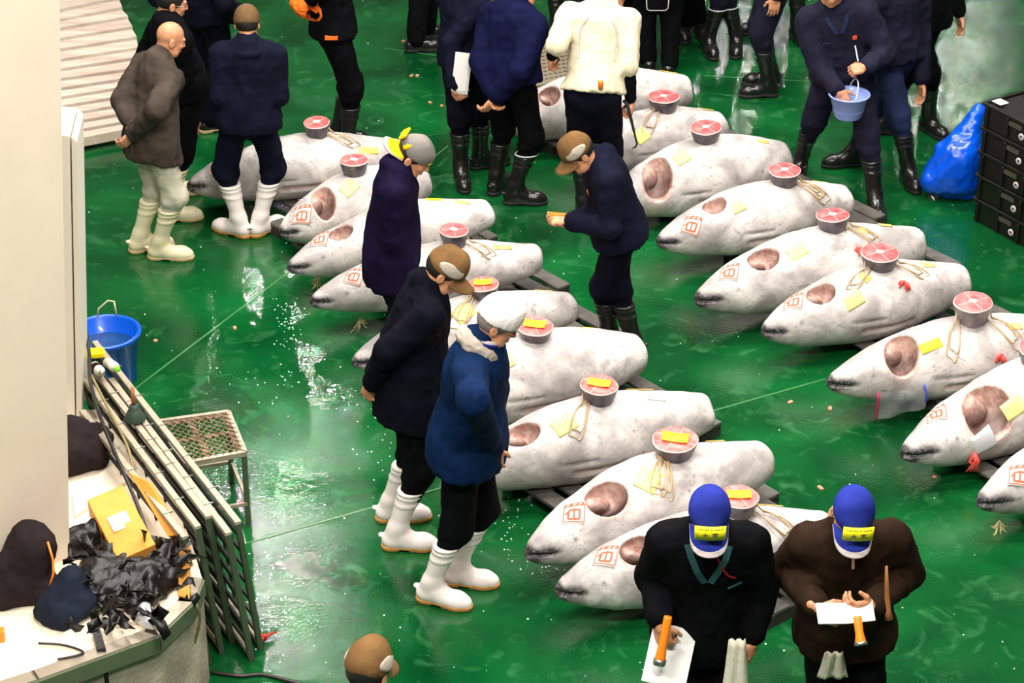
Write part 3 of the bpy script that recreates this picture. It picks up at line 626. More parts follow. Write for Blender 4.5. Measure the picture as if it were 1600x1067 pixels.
class Person:
    def __init__(s, label, feet, yaw, h=1.70, pelvis=None, neck=None, head=None, hands=(None, None), elbows=(None, None), knees=(None, None), group=None,
                 top='navy', bottom='navy_dark', hem=.12, puff=0., boots='boot_black', sole='sole_black', hair='short', hairm='hair_black', cap=None, capm=None, seed=1, shoes=False, tuck=True, sleeve=None, bw=1.0, sh=.185, collar=.05, headon=True, part='jacket'):
        s.s = S = h/1.72; s.yaw = yaw; a = R(yaw); s.f = Vector((math.cos(a), math.sin(a), 0)); s.r = Vector((math.sin(a), -math.cos(a), 0))
        ft = [P(q[0], q[1], 0) for q in feet]; s.B = (ft[0]+ft[1])/2; B = s.B; y0 = B.y; up = Vector((0, 0, 1))
        def at(q, d): return W(q[0], q[1], y0+(q[2] if len(q) > 2 else 0)) if q is not None else d
        pel = B+up*.945*S
        if pelvis: pel = Vector((0, y0+pelvis[2], .945*S)); pel.x = (pelvis[0]-800)/F_PX*proj(pel)[2]
        nk = at(neck, pel+up*.52*S+s.f*.02)
        hd = at(head, nk+up*.15*S+s.f*.05) if head else nk+up*.15*S+s.f*.05
        hy, hp, hr = (head[3], head[4], head[5]) if head and len(head) > 5 else (yaw, 10, 0)
        s.pel, s.nk, s.hd = pel, nk, hd; U = (nk-pel).normalized(); Fw = (s.f-U*s.f.dot(U)).normalized(); Rt = Fw.cross(U); s.U, s.Fw, s.Rt = U, Fw, Rt; TL = (nk-pel).length
        Rm = np.array([list(Rt), list(Fw), list(U)]).T
        hand, elb, sho = [], [], []
        for i, sg in ((0, -1), (1, 1)):
            sp = nk-U*.065*S+Rt*sg*sh*S; sho.append(sp); hq = hands[i]
            hp_ = at(hq['p'], None) if hq else pel+Rt*sg*.27*S+Fw*.06-up*.10; hand.append(hp_)
            eb = fit_elbow(sp, elbows[i], y0, .285*S) if elbows[i] else ik(sp, hp_, .29*S, .27*S, Rt*sg*.5-Fw*.8-U*.4); elb.append(eb)
        hip = [pel-U*.04*S+Rt*sg*.09*S for sg in (-1, 1)]; ank = [ft[i]+up*.10 for i in (0, 1)]; fy = [feet[i][2] if len(feet[i]) > 2 else yaw for i in (0, 1)]
        kn = []
        for i in (0, 1):
            fd = Vector((math.cos(R(fy[i])), math.sin(R(fy[i])), 0)); kn.append(at(knees[i], None) if knees[i] else ik(hip[i], ank[i], .420*S, .410*S, fd))
        REPORT.append((label[:46], 'pel %.2f nk %.2f hd %.2f torso %.2f leg %.2f %.2f arm L %.2f %.2f R %.2f %.2f hn %.2f' % (pel.z, nk.z, hd.z, TL, (hip[0]-kn[0]).length+(kn[0]-ank[0]).length, (hip[1]-kn[1]).length+(kn[1]-ank[1]).length, (sho[0]-elb[0]).length, (elb[0]-hand[0]).length, (sho[1]-elb[1]).length, (elb[1]-hand[1]).length, (hd-nk).length)))
        allp = [pel, nk, hd]+hand+elb+sho+hip+kn+ank; lo = [min(p[i] for p in allp)-.26 for i in range(3)]; hi = [max(p[i] for p in allp)+.26 for i in range(3)]
        lo[2] = max(lo[2], -.02); Bn = np.array(B, np.float32)
        # body
        f = Field(lo, hi, .02)
        f.ell(pel+U*TL*.7, (.135*S, .085*S, .16*S), Rm, k=.04); f.ell(pel+U*TL*.25, (.14*S, .10*S, .2*S), Rm, k=.04); f.ell(pel, (.145*S, .11*S, .13*S), Rm, k=.04); f.cone(nk-U*.05, nk+(hd-nk)*.5, .06*S, .05*S, k=.03)
        for i in (0, 1):
            f.cone(sho[i], elb[i], .045*S, .038*S, .03); f.cone(elb[i], hand[i], .038*S, .028*S); f.cone(hip[i], kn[i], .075*S, .055*S, .03); f.cone(kn[i], ank[i], .045*S, .034*S); fd = Vector((math.cos(R(fy[i])), math.sin(R(fy[i])), 0)); f.cone(ank[i]-up*.05, ank[i]-up*.06+fd*.12, .035, .028)
        V, Q = f.surf(); parts = [(V, Q, 0)]
        ca, cp = R(hy), R(hp); fv = Vector((math.cos(ca)*math.cos(cp), math.sin(ca)*math.cos(cp), -math.sin(cp))); uv = Vector((math.cos(ca)*math.sin(cp), math.sin(ca)*math.sin(cp), math.cos(cp))); uv = Matrix.Rotation(R(hr), 3, fv) @ uv
        HM = frame(fv, uv, hd) @ Matrix.Scale(S*1.0, 4); s.HM = HM
        if headon:
            parts.append((ap(HEAD[0], HM), HEAD[1], 0))
            for e in EYES: parts.append((ap(e[0], HM), e[1], 1))
            parts.append((ap(BROW[0], HM), BROW[1], 1))
        s.HMx = []
        for i in (0, 1):
            hq = hands[i] or {}; dr = Vector(hq['d']) if 'd' in hq else (hand[i]-elb[i]); ub = Vector(hq['u']) if 'u' in hq else Rt*(1 if i else -1)
            hm = HANDS[hq.get('pose', 'relax')]; hm = hm if i == 1 else mirrored(hm); mx = frame(dr, ub, hand[i]) @ Matrix.Scale(S, 4); s.HMx.append(mx); parts.append((ap(hm[0], mx), hm[1], 0))
        V, Q, mi = join(parts); me = mesh('person', V-Bn, Q, mi=mi); s.root = link('person', me, None, ['skin', 'eye_dark']); s.root.location = B; tag(s.root, label, 'person', group)
        s.Bn = Bn; s.hand, s.elb, s.sho, s.kn, s.ank = hand, elb, sho, kn, ank
        # trousers
        f = Field((lo[0], lo[1], 0), (hi[0], hi[1], pel.z+.3), .014)
        f.ell(pel-U*.02, (.155*S*bw, .12*S*bw, .16*S), Rm, k=.03)
        for i in (0, 1):
            zt = (.34 if tuck else .06); k1, k2 = kn[i], ank[i]; e = k2+(k1-k2)*max(0, (zt-.10)/max(.1, (k1.z-k2.z))); f.cone(hip[i], k1, .102*S, .086*S, .04); f.cone(k1, e, .086*S, (.056 if tuck else .070)*S, .03)
            if tuck: f.ell(e+(k1-k2).normalized()*.10, (.086, .086, .05), k=.02)
        f.folds(.009, seed+9, 1.3)
        V, Q = f.surf(); link('trousers', mesh('trousers', V-Bn, Q), s.root, bottom)
        # jacket
        f = Field(lo, hi, .013); pf = puff
        f.ell(pel+U*TL*.70+Fw*.0, ((.188+pf)*S*bw, (.128+pf)*S*bw, .23*S), Rm, k=.05); f.ell(pel+U*TL*.32, ((.172+pf)*S*bw, (.132+pf)*S*bw, .24*S), Rm, k=.06); f.ell(pel-U*.03, ((.198+pf)*S*bw, (.172+pf)*S*bw, (.25+hem*.8)*S), Rm, k=.05)
        for i in (0, 1): f.cone(hip[i], hip[i]+(kn[i]-hip[i])*.35, (.118+pf)*S, (.118+pf)*S, k=.05)
        f.cut(pel-U*hem*S, -U, .01)
        f.cone(sho[0]+Rt*.02, sho[1]-Rt*.02, .070*S, .070*S, k=.05); f.cone(nk-U*.08, nk+U*.0, .12*S, .085*S, k=.05)
        ar = (.078+pf*.4)*S
        for i in (0, 1):
            wr = hand[i]+(elb[i]-hand[i]).normalized()*.042; en = wr if sleeve is None else elb[i]+(sho[i]-elb[i])*.18
            f.cone(sho[i], elb[i], ar*1.02, ar*.90, k=.045)
            if sleeve is None: f.cone(elb[i], wr, ar*.90, .060*S, k=.02)
        if collar: hx = (hd-nk); nb = nk-U*.01-Fw*.012; f.cone(nb, nb+hx*.42, .084*S, .074*S, k=.015); f.cone(nb-Fw*.01, nb-Fw*.02+U*.05, .080*S, .068*S, k=.015)
        if collar: f.cut(nk+(hd-nk).normalized()*(collar+.03), (hd-nk).normalized(), .004) if False else None
        f.folds(.010, seed, 1.25)
        V, Q = f.surf(); s.JV = V; link(part, mesh(part, V-Bn, Q), s.root, top)
        if sleeve:
            for i in (0, 1):
                f = Field(np.minimum(elb[i], hand[i])-.12, np.maximum(elb[i], hand[i])+.12, .01); f.cone(elb[i]+(sho[i]-elb[i])*.3, elb[i], .058, .052); f.cone(elb[i], hand[i]+(elb[i]-hand[i])*.12, .052, .04); f.folds(.003, seed, 1.5); V, Q = f.surf(); link('undersleeve', mesh('undersleeve', V-Bn, Q), s.root, sleeve)
        # boots
        for i in (0, 1):
            fd = Vector((math.cos(R(fy[i])), math.sin(R(fy[i])), 0)); mx = frame(fd, up, ft[i]); bm = SHOE if shoes else BOOT; V = ap(bm[0], mx)
            sd = (kn[i]-ank[i]); sx, sy = sd.x/max(.2, sd.z), sd.y/max(.2, sd.z); dz = np.clip(V[:, 2]-.11, 0, 1); V[:, 0] += dz*sx*.95; V[:, 1] += dz*sy*.95
            b = link('boot' if not shoes else 'shoe', mesh('boot', V-Bn, bm[1]), s.root, boots); link('sole', mesh('sole', ap(SOLE[0], mx)-Bn, SOLE[1]), b, sole)
        if hair and headon: link('hair', mesh('hair', ap(HAIR[hair][0], HM)-Bn, HAIR[hair][1]), s.root, hairm)
        if cap: s.cap(*cap) if isinstance(cap, tuple) else None
    def hl(s, name, vq, m, parent=None, pre=None):
        mx = s.HM if pre is None else s.HM @ pre; return link(name, mesh(name, ap(vq[0], mx)-s.Bn, vq[1]), parent or s.root, m)
    def cap(s, kind, m, vm=None, back=False, badge=False, panels=False):
        pre = Matrix.Rotation(PI if back else 0, 4, 'Z') @ Matrix.Rotation(R(-4), 4, 'X')
        c = s.hl('cap', CAPS[kind], m, None, pre)
        if vm: s.hl('visor', VIS, vm, c, pre)
        if badge or (back and vm): s.hl('visor_edge', VTR, 'trim_grey', c, pre)
        if panels:
            for a in (8, 172): s.hl('side_panel', cap_patch(a, .066, 42, .033), 'cap_panel', c, pre)
        if back:
            s.hl('front_panel', cap_patch(90, .085, 62, .062, C0=(0, -.006, .048), r=(.091, .109, .089)), vm, c, pre)
        if badge:
            bm = pre @ Matrix.Translation((0, .116, .093)) @ Matrix.Rotation(R(42), 4, 'X')
            def bent(u, v, o): return (u*.066, -.010*u*u+o, v*.032)
            V = []; Q = []; n = 9
            for o in (.006, 0):
                for i in range(n):
                    for j in range(2): V.append(bent(i/(n-1)*2-1, j*2-1, o))
            for i in range(n-1): a = 2*i; b = 2*n+2*i; Q += [(a, a+1, a+3, a+2), (b, b+2, b+3, b+1), (a, a+2, b+2, b), (a+1, b+1, b+3, a+3)]
            Q += [(0, 2*n, 2*n+1, 1), (2*n-2, 2*n-1, 4*n-1, 4*n-2)]
            bd = s.hl('badge', (np.array(V, np.float32), np.array(Q, np.int32)), 'tag_yellow', c, bm); tag(bd, 'yellow badge reading 大宗')
            mb = MB()
            def stroke(x0, z0, x1, z1, w):
                dx, dz = x1-x0, z1-z0; l = math.hypot(dx, dz) or 1; nx, nz = -dz/l*w/2, dx/l*w/2
                vs = [bent((x+sx*nx)/.066, (z+sx*nz)/.032, .0075) for x, z in ((x0, z0), (x1, z1)) for sx in (1, -1)]; mb.add(vs, [(0, 1, 3, 2)])
            # the visor side faces the viewer upside down relative to the head, so letters run right to left in head space
            for ch, cx in (('大', .021), ('宗', -.021)):
                for x0, y0_, x1, y1, *_r in [(*k, 0) for k in KANJI[ch]]: stroke(cx-x0*.028, -.010+y0_*.030, cx-x1*.028, -.010+y1*.030, .0042)
            for k in range(14):
                x = .052-k*.0078
                if k in (6, 8): continue
                stroke(x, .020, x-.005, .020, .006 if k % 3 else .004)
            s.hl('lettering', (np.array(mb.v, np.float32), np.array(mb.f, np.int32)), 'ink_dark', bd, bm)
        return c
    def on(s, a, b, off=.004, back=False):
        "point on the jacket at a to the right, b up from the pelvis (torso frame)"
        d = s.JV-np.array(s.pel); ra = d @ np.array(s.Rt); ub = d @ np.array(s.U); fw = d @ np.array(s.Fw)*(-1 if back else 1); m = (abs(ra-a) < .02) & (abs(ub-b) < .02)
        q = fw[m].max() if m.any() else .13
        return s.pel+s.Rt*a+s.U*b+s.Fw*(q+off)*(-1 if back else 1)
    def add(s, mb, name, m, parent=None):
        mb.v = [tuple(Vector(v)-s.B) for v in mb.v]; return mb.build(name, m, parent or s.root)
    def fluffy(s, name, m, rad=.088, r=.03, drop=0):
        ax = (s.hd-s.nk).normalized(); c = s.nk+ax*(.01-drop); x = s.Rt; y = ax.cross(x).normalized(); x = y.cross(ax); n = 16
        f = Field(c-Vector((.17,)*3), c+Vector((.17,)*3), .008); pts = [c+(x*math.cos(2*PI*k/n)+y*math.sin(2*PI*k/n))*rad for k in range(n+1)]
        for k in range(n): f.cone(pts[k], pts[k+1], r, r, .02)
        f.folds(.010, 3, 3.0); V, Q = f.surf(); return link(name, mesh(name, V-s.Bn, Q), s.root, m)
    def collar_ring(s, name, m, rad=.088, r=.026, drop=0, sc=.95):
        mb = MB(); ax = (s.hd-s.nk).normalized(); c = s.nk+ax*(.01-drop); x = s.Rt; y = ax.cross(x).normalized(); x = y.cross(ax); n = 24; pts = [c+(x*math.cos(2*PI*k/n)+y*math.sin(2*PI*k/n)*sc)*rad-ax*.03*math.sin(2*PI*k/n)*-1 for k in range(n+1)]
        mb.tube(pts, r, 8, cap=False); return s.add(mb, name, m)
def strap(p, pts, w, m, name, th=.003):
    "flat strip through world points with the torso's forward as its normal"
    mb = MB()
    for a, b in zip(pts, pts[1:]): mb.beam(a, b, w, th, up=p.Fw)
    return p.add(mb, name, m)
# ------------------------------------------------------------------ the cast. yaw 0 = right, 90 = away, -90 = towards the viewer, 180 = left
def H(px, py, dy=0, pose='relax', **k): return dict(p=(px, py, dy), pose=pose, **k)
p = Person('bald man in a grey blazer and cream boots, hands clasped behind him', [(222, 392, 20), (252, 404, -2)], 38, 1.62, pelvis=(236, 232, 0), neck=(248, 98, .04), head=(266, 62, .10, 25, 22, 0),
    hands=(H(201, 194, -.12, d=(.5, -.3, -.8), pose='hold'), H(206, 212, -.14, d=(-.7, -.2, -.6), pose='hold')), elbows=((189, 160, -.02), (244, 172, -.26)), top='grey_tweed', bottom='beige', hem=.18, puff=.012, boots='boot_cream', sole='sole_cream', hair=None, seed=1)
p.collar_ring('scarf', 'plaid_red', .078, .018)
p = Person('man in black with glasses standing just behind the bald man, cream boots pointing right', [(268, 304, 5), (268, 344, 5)], 30, 1.72, pelvis=(285, 160, 0), neck=(262, 40, 0), head=(268, 5, .05, 20, 15, 0), hands=(None, H(300, 190, -.1)), top='black', bottom='black', hem=.10, boots='boot_cream', sole='sole_cream', seed=2)
mb = MB(); mb.tube([p.HM @ Vector(q) for q in ((.085, 0, .01), (.08, .09, .012), (.035, .10, .012), (-.035, .10, .012), (-.08, .09, .012), (-.085, 0, .01))], .002, 6); p.add(mb, 'glasses', 'steel')
p.collar_ring('lanyard', 'red_string', .085, .006)
Person('half hidden person in dark navy beside the white boards, pale soles', [(300, 190, 10), (330, 205, 20)], 60, 1.72, pelvis=(318, 60, .0), neck=(300, -70, 0), top='navy_dark', bottom='navy_dark', boots='boot_black', sole='sole_cream', shoes=True, tuck=False, hem=.1, seed=3)
Person('man in navy seen from the back, brown knit cap and white boots', [(374, 368, 150), (408, 366, 45)], 92, 1.62, pelvis=(388, 210, .0), neck=(387, 72, .02), head=(386, 38, .06, 92, 16, 0),
    hands=(H(370, 160, .25), H(400, 160, .25)), elbows=((346, 150, .0), (434, 150, .0)), top='navy', bottom='navy', hem=.10, puff=.02, boots='boot_white', sole='sole_gum', cap=('knit', 'knit_brown'), hair='rim', seed=4).collar_ring('hood', 'navy', .10, .034, drop=.03)
p = Person('person in black with an orange garment at the waist, behind the rearmost tuna', [(530, 225, 10), (545, 240, 15)], 15, 1.72, pelvis=(520, 60, 0), neck=(514, -70, .05), hands=(H(500, 10, .2), H(488, 0, -.2)), top='black', bottom='black', hem=.06, seed=5)
p.fluffy('orange_bundle', 'orange_cloth', .11, .06, .40)
q = p.on(-.10, .0, .0, False) if False else W(518, 58, p.B.y-.20); mb = MB(); mb.box(q, (.09, .05, .025)); p.add(mb, 'pocket_flap', 'orange_cloth')
Person('person in black at the top edge above the knit cap, only the boots showing', [(345, 25, 40), (356, 35, 0)], 90, 1.72, top='black', bottom='black', seed=6)
Person('person in black shoes pointing right at the top edge, left of the papers', [(650, 80, 10), (668, 60, 20)], 20, 1.72, top='black', bottom='black', shoes=True, tuck=False, seed=7, pelvis=(662, -80, 0))
p = Person('person in navy holding a sheaf of white papers, tall black boots', [(720, 284, -80), (752, 262, 20)], 40, 1.72, pelvis=(725, 125, 0), neck=(722, -15, 0), hands=(H(760, 130, .1), H(710, 140, -.27, 'grip', d=(.5, .1, -.8), u=(-.3, -.9, 0))), elbows=(None, (695, 80, -.12)), top='navy', bottom='navy_dark', hem=.10, seed=8)
mb = MB(); a = W(722, 112, p.B.y-.30)
for k in range(4): mb.box(a+Vector((.004*k-.01, .004*k, -.01*k)), (.10, .003, .28), Matrix.Rotation(.12, 3, 'Y'))
o = mb.build('paper_sheaf', 'paper'); tag(o, 'sheaf of white papers held upright by the person in navy', 'papers')
p = Person('man in a shiny navy blue jacket, hands clasped at his back, black boots', [(776, 300, 60), (806, 318, 0)], 55, 1.74, pelvis=(795, 158, 0), neck=(803, 20, .05), head=(820, -18, .1, 40, 20, 0), bw=1.05,
    hands=(H(768, 145, -.16, 'hold', d=(.2, -.3, -.9)), H(772, 156, -.18, 'hold', d=(-.6, -.1, -.7))), elbows=((752, 95, -.05), (812, 110, -.25)), top='navy_blue', bottom='black', hem=.04, puff=.02, seed=9)
for i in (1,):
    mb = MB(); n = 20; c = p.ank[i]+(p.kn[i]-p.ank[i])*.68; mb.tube([c+Vector((math.cos(2*PI*k/n)*.078, math.sin(2*PI*k/n)*.078, -.01*math.sin(2*PI*k/n))) for k in range(n+1)], .005, 6, cap=False); p.add(mb, 'boot_piping', 'piping_white')
p = Person('man in a cream jersey with black undersleeves, seen from behind bending over the tuna', [(912, 340, 90), (952, 342, 80)], 88, 1.74, pelvis=(927, 162, 0), neck=(938, 12, .22), head=(960, -12, .38, 70, 45, 0), bw=1.03, sh=.20,
    hands=(H(862, 88, .05, 'grip', d=(-.1, .3, -.8)), H(986, 160, 0, 'grip', d=(0, 0, -1))), elbows=((868, 72, .05), (981, 118, -.02)), top='cream_jersey', sleeve='black', bottom='navy_dark', hem=.02, seed=10, part='jersey')
for sg in (-1, 1): strap(p, [p.on(sg*x, b, .003, True) for x, b in ((.075, .46), (.11, .42), (.125, .36), (.13, .28), (.125, .2))], .012, 'trim_grey', 'shoulder_stripe')
mb = MB(); mb.lathe([(0, -.03), (.016, -.028), (.02, .02), (.017, .03), (0, .03)], p.on(.04, .03, .015, True), 12); mb.build('clip_light', 'orange_plastic'); tag(bpy.data.objects['clip_light'], 'small orange light clipped to the waist of the man in the cream jersey', 'light')
hk = p.hand[1]; mb = MB(); mb.tube([hk+Vector(q) for q in ((-.05, -.02, .02), (-.03, -.04, .01), (0, -.05, -.10), (.03, -.05, -.22), (.045, -.05, -.28), (.035, -.05, -.305), (.01, -.05, -.315))], [.013, .013, .012, .008, .007, .006, .003], 8)
o = mb.build('hand_hook', 'sole_black'); tag(o, 'dark metal hand hook held by the man in the cream jersey', 'hook')
p = Person('brown-capped man in navy facing left with an orange notepad', [(950, 545, 190), (988, 560, 200)], 190, 1.62, pelvis=(965, 400, 0), neck=(940, 252, -.02), head=(905, 240, -.08, 196, 36, 0), puff=.015,
    hands=(H(884, 345, -.14, 'hold', d=(-.9, -.1, .0), u=(0, .3, -1)), H(888, 350, .02, 'hold', d=(-.9, .1, 0), u=(0, -.3, -1))), elbows=((955, 355, -.24), (950, 330, .2)), top='navy', bottom='navy_dark', hem=.10, cap=('brown', 'brown_cap', 'brown_cap', False, False, True), seed=11)
mb = MB(); a = (p.hand[0]+p.hand[1])/2; mb.box(a+Vector((-.06, -.04, .055)), (.12, .09, .018), Matrix.Rotation(.1, 3, 'Y')); mb.tube([a+Vector((-.11, -.05, .07)), a+Vector((.06, -.05, .08))], .006, 6)
o = mb.build('notepad', 'orange_plastic'); tag(o, 'orange notepad with a pen in the hands of the brown-capped man on the right', 'notepad')
mb = MB(); q = p.on(-.09, .30, .003); mb.box(q, (.03, .03, .03)) if False else mb.beam(q, q+p.U*.03, .028, .003, up=p.Fw); p.add(mb, 'red_emblem', 'ink_red')
p = Person('young man in a purple-navy coat wearing a grey and yellow cap backwards', [(600, 598, 0), (612, 612, -5)], -2, 1.70, pelvis=(612, 430, 0), neck=(620, 268, 0), head=(646, 245, .02, -12, 32, 0), hands=(H(640, 430, .2), H(650, 440, -.12, d=(.3, 0, -1))), elbows=(None, (612, 370, -.25)), top='purple_navy', bottom='navy_dark', hem=.22, sh=.17, seed=12)
p.cap('ball', 'cap_grey', 'cap_yellow', back=True)
mb = MB(); mb.tube([p.HM @ Vector((x, .103-.9*x*x*6, .035)) for x in (-.04, -.02, 0, .02, .04)], .009, 6); p.add(mb, 'cap_strap', 'cap_yellow')
mb = MB(); mb.box((0, 0, 0), (.12, .012, .045)); mb.v = [tuple(p.HM @ (Matrix.Rotation(PI, 4, 'Z') @ Matrix.Translation((0, .118, .095)) @ Matrix.Rotation(R(28), 4, 'X') @ Vector(v))) for v in mb.v]; p.add(mb, 'badge', 'cap_yellow')
p = Person('brown-capped man in a long black coat and white boots, hands behind him', [(612, 812, 3), (622, 856, -2)], 8, 1.72, pelvis=(640, 632, 0), neck=(668, 452, .02), head=(693, 425, .02, 0, 34, 0), puff=.015,
    hands=(H(584, 592, .0, 'hold', d=(-.25, -.3, -.9), u=(-.9, -.3, .1)), H(581, 602, -.05, 'hold', d=(-.35, .2, -.85), u=(-.5, -.8, .1))), elbows=((610, 540, .24), (606, 548, -.24)), top='navy_dark', bottom='black', hem=.20, boots='boot_white', sole='sole_gum', cap=('brown', 'brown_cap', 'brown_cap', False, False, True), seed=13)
p = Person('man in a blue jacket with fur collar, white cap and white boots', [(716, 912, -8), (676, 940, -20)], -12, 1.70, pelvis=(730, 690, 0), neck=(748, 540, .0), head=(776, 506, .02, 0, 26, 0), puff=.03, bw=1.05,
    hands=(H(765, 670, .15), H(772, 700, -.1, d=(.1, 0, -1))), elbows=((770, 610, .2), (740, 625, -.27)), top='blue_cloth', bottom='black', hem=.12, boots='boot_white', sole='sole_gum', hair='rim', hairm='hair_grey', seed=14)
p.cap('white', 'white_cap'); p.on(0, .3); p.fluffy('fur_collar', 'fur', .092, .036, .005); p.collar_ring('knit_collar', 'trim_grey', .066, .018, -.03); p.collar_ring('lanyard', 'blue_cap', .082, .008, -.028)
mb = MB(); mb.tube([p.HM @ Vector(q) for q in ((.085, 0, .01), (.08, .09, .008), (.035, .10, .006), (-.035, .10, .006), (-.08, .09, .008), (-.085, 0, .01))], .0025, 6); p.add(mb, 'glasses', 'sole_black')
Person('person at the bottom edge, only the brown cap with white side panels in view', [(565, 1520, 80), (590, 1520, 60)], 75, 1.70, neck=(572, 1105, 0), head=(575, 1052, .04, 66, 14, 0), cap=('brown', 'brown_cap', 'brown_cap', False, False, True), top='navy_dark', seed=15)
p = Person('blue-capped man in black with teal lapels holding an orange torch', [(1135, 1240, -85), (1080, 1240, -95)], -92, 1.72, pelvis=(1098, 1000, .06), neck=(1106, 830, -.10), head=(1108, 802, -.20, -92, 36, 0), bw=1.06, sh=.185, puff=.015,
    hands=(H(1176, 1000, -.1, 'relax', d=(0, 0, -1), u=(.8, -.5, 0)), H(1032, 975, -.18, 'grip', d=(.2, -.3, -.9), u=(-.6, -.8, .1))), elbows=((1192, 915, 0), (1020, 900, -.02)), top='black', bottom='black', hem=.10, seed=16, cap=('ball', 'blue_cap', 'blue_cap', False, True))
for sg in (-1, 1): strap(p, [p.on(sg*x, b, .004) for x, b in ((.09, .62), (.072, .57), (.045, .51), (.012, .45))], .03, 'teal', 'lapel')
strap(p, [p.on(-x, b, .006) for x, b in ((.03, .60), (.06, .53), (.09, .48), (.12, .46))], .008, 'plaid_red', 'pen_cord'); strap(p, [p.on(-x, b, .004) for x, b in ((.09, .40), (.12, .405), (.15, .42))], .01, 'teal', 'pocket_edge')
def torch(a, b, label):
    a, b = Vector(a), Vector(b); d = (b-a); L = d.length; rot = d.to_track_quat('Z', 'Y').to_matrix(); e = empty('torch', a); tag(e, label, 'torch')
    for nm, m, pr in (('barrel', 'orange_plastic', [(0, 0), (.017, 0), (.019, .01), (.018, L*.6), (.024, L*.86), (.024, L*.9), (0, L*.9)]), ('head_ring', 'steel', [(.024, L*.88), (.029, L*.9), (.029, L), (.023, L), (.021, L*.97)]), ('lens', 'lamp_glass', [(0, L*.985), (.022, L*.985)])):
        mb = MB(); mb.lathe(pr, (0, 0, 0), 20, rot=rot); mb.build(nm, m, e)
    return e
hq = p.hand[1]; y = hq.y-.05; torch(W(1044, 963, y), W(1030, 1038, y-.06), 'orange torch with a lit lens in the hand of the man in black')
mb = MB(); mb.box((0, 0, 0), (.21, .012, .27)); o = mb.build('clipboard_papers', 'paper', bevel=.003); tag(o, 'folded white papers held below the orange torch', 'papers'); o.location = W(1046, 1025, y+.03); o.rotation_euler = (R(-35), R(22), R(8))
def draped(name, label, px, py, y, w, h, m='cloth_white'):
    a = W(px, py, y); nu, nv = 9, 9; mb = MB(); mb.smooth = True; mb.add([a+Vector(((i/8-.5)*w*(.55+.45*j/8), .012*math.sin(i*1.7+j*.2), -j/8*h)) for i in range(nu) for j in range(nv)], [(i*nv+j, i*nv+j+1, (i+1)*nv+j+1, (i+1)*nv+j) for i in range(nu-1) for j in range(nv-1)])
    o = mb.build(name, m); q = o.modifiers.new('thick', 'SOLIDIFY'); q.thickness = .006; tag(o, label, 'towel'); return o
draped('towel', 'cream towel hanging from the belt of the man in black', 1153, 1000, p.B.y-.19, .13, .35)
p = Person('man in a dark brown jacket and blue cap writing in a white notebook', [(1348, 1232, -90), (1292, 1232, -95)], -90, 1.72, pelvis=(1320, 985, .05), neck=(1328, 828, -.10), head=(1331, 802, -.20, -88, 38, -4), bw=1.06, sh=.185, puff=.015,
    hands=(H(1362, 945, -.34, 'hold', d=(-.8, -.3, .1), u=(.3, -.7, -.6)), H(1278, 950, -.34, 'hold', d=(.7, -.3, -.3), u=(-.4, -.8, .3))), elbows=((1418, 895, -.08), (1228, 888, -.08)), top='brown_cloth', bottom='black', hem=.10, seed=17, cap=('ball', 'blue_cap', 'blue_cap', False, True))
strap(p, [p.on(0, b, .004) for b in (.56, .50)], .012, 'steel', 'zip')
a = W(1320, 958, p.hand[1].y-.06); e = empty('notebook', a); tag(e, 'open white notebook in the hands of the man in brown', 'notebook')
for sg in (-1, 1):
    mb = MB(); mb.box((sg*.062, 0, .006), (.125, .095, .012), Matrix.Rotation(sg*-.16, 3, 'Y')); q = mb.build('page', 'paper', e, bevel=.002)
e.rotation_euler = (R(35), 0, R(6))
torch(a+Vector((.05, -.02, -.0)), a+Vector((.065, -.095, -.10)), 'orange torch held against the notebook of the man in brown')
q = W(1385, 885, p.elb[0].y-.34); mb = MB(); mb.tube([q, q+Vector((.01, 0, -.11)), q+Vector((.02, -.01, -.22)), q+Vector((.03, -.02, -.26))], [.006, .010, .015, .019], 10); o = mb.build('wooden_handle', 'wood'); tag(o, 'thin wooden tool handle hanging at the elbow of the man in brown', 'tool')
draped('towel', 'cream towel between the legs of the man in brown', 1304, 1020, p.B.y-.17, .14, .14)
p = Person('man in slate overalls dipping his hand into a pale blue bowl, black boots apart', [(1366, 332, -85), (1250, 270, -100)], -92, 1.76, pelvis=(1318, 140, 0), neck=(1305, 12, -.10), head=(1300, -20, -.18, -92, 25, 0), bw=1.03, sh=.2, puff=.01,
    hands=(H(1352, 105, -.32, 'grip', d=(-.9, -.2, -.1), u=(0, -.6, .8)), H(1310, 142, -.34, 'relax', d=(.5, -.3, -.8), u=(-.5, -.6, .5))), elbows=((1385, 88, -.1), (1278, 100, -.12)), top='slate', bottom='slate', hem=.06, seed=18)
strap(p, [p.on(-.08, .30, .004), p.on(-.11, .30, .004)], .03, 'ink_red', 'red_embroidery'); strap(p, [p.on(-.09, .24, .006), p.on(-.09, .20, .006)], .008, 'piping_white', 'pen')
for sg in (-1, 1): strap(p, [p.on(sg*x, b, .006) for x, b in ((.07, .48), (.05, .43), (.012, .36))], .028, 'slate_blue', 'collar_flap')
strap(p, [p.on(.07, .30, .005), p.on(.12, .30, .005)], .012, 'slate_blue', 'pocket_edge')
mk('bowl_blue', (.28, .38, .82), .35, coat=.2)
bc = W(1327, 148, p.hand[1].y-.01); e = empty('washbowl', bc-Vector((0, 0, .10))); tag(e, 'pale blue plastic bowl held by the man in slate overalls', 'bowl')
mb = MB(); mb.lathe([(0, -.06), (.085, -.06), (.092, -.05), (.128, .095), (.140, .10), (.142, .108), (.134, .110), (.124, .102), (.088, -.045), (0, -.05)], (0, 0, 0), 40); mb.build('bowl', 'bowl_blue', e)
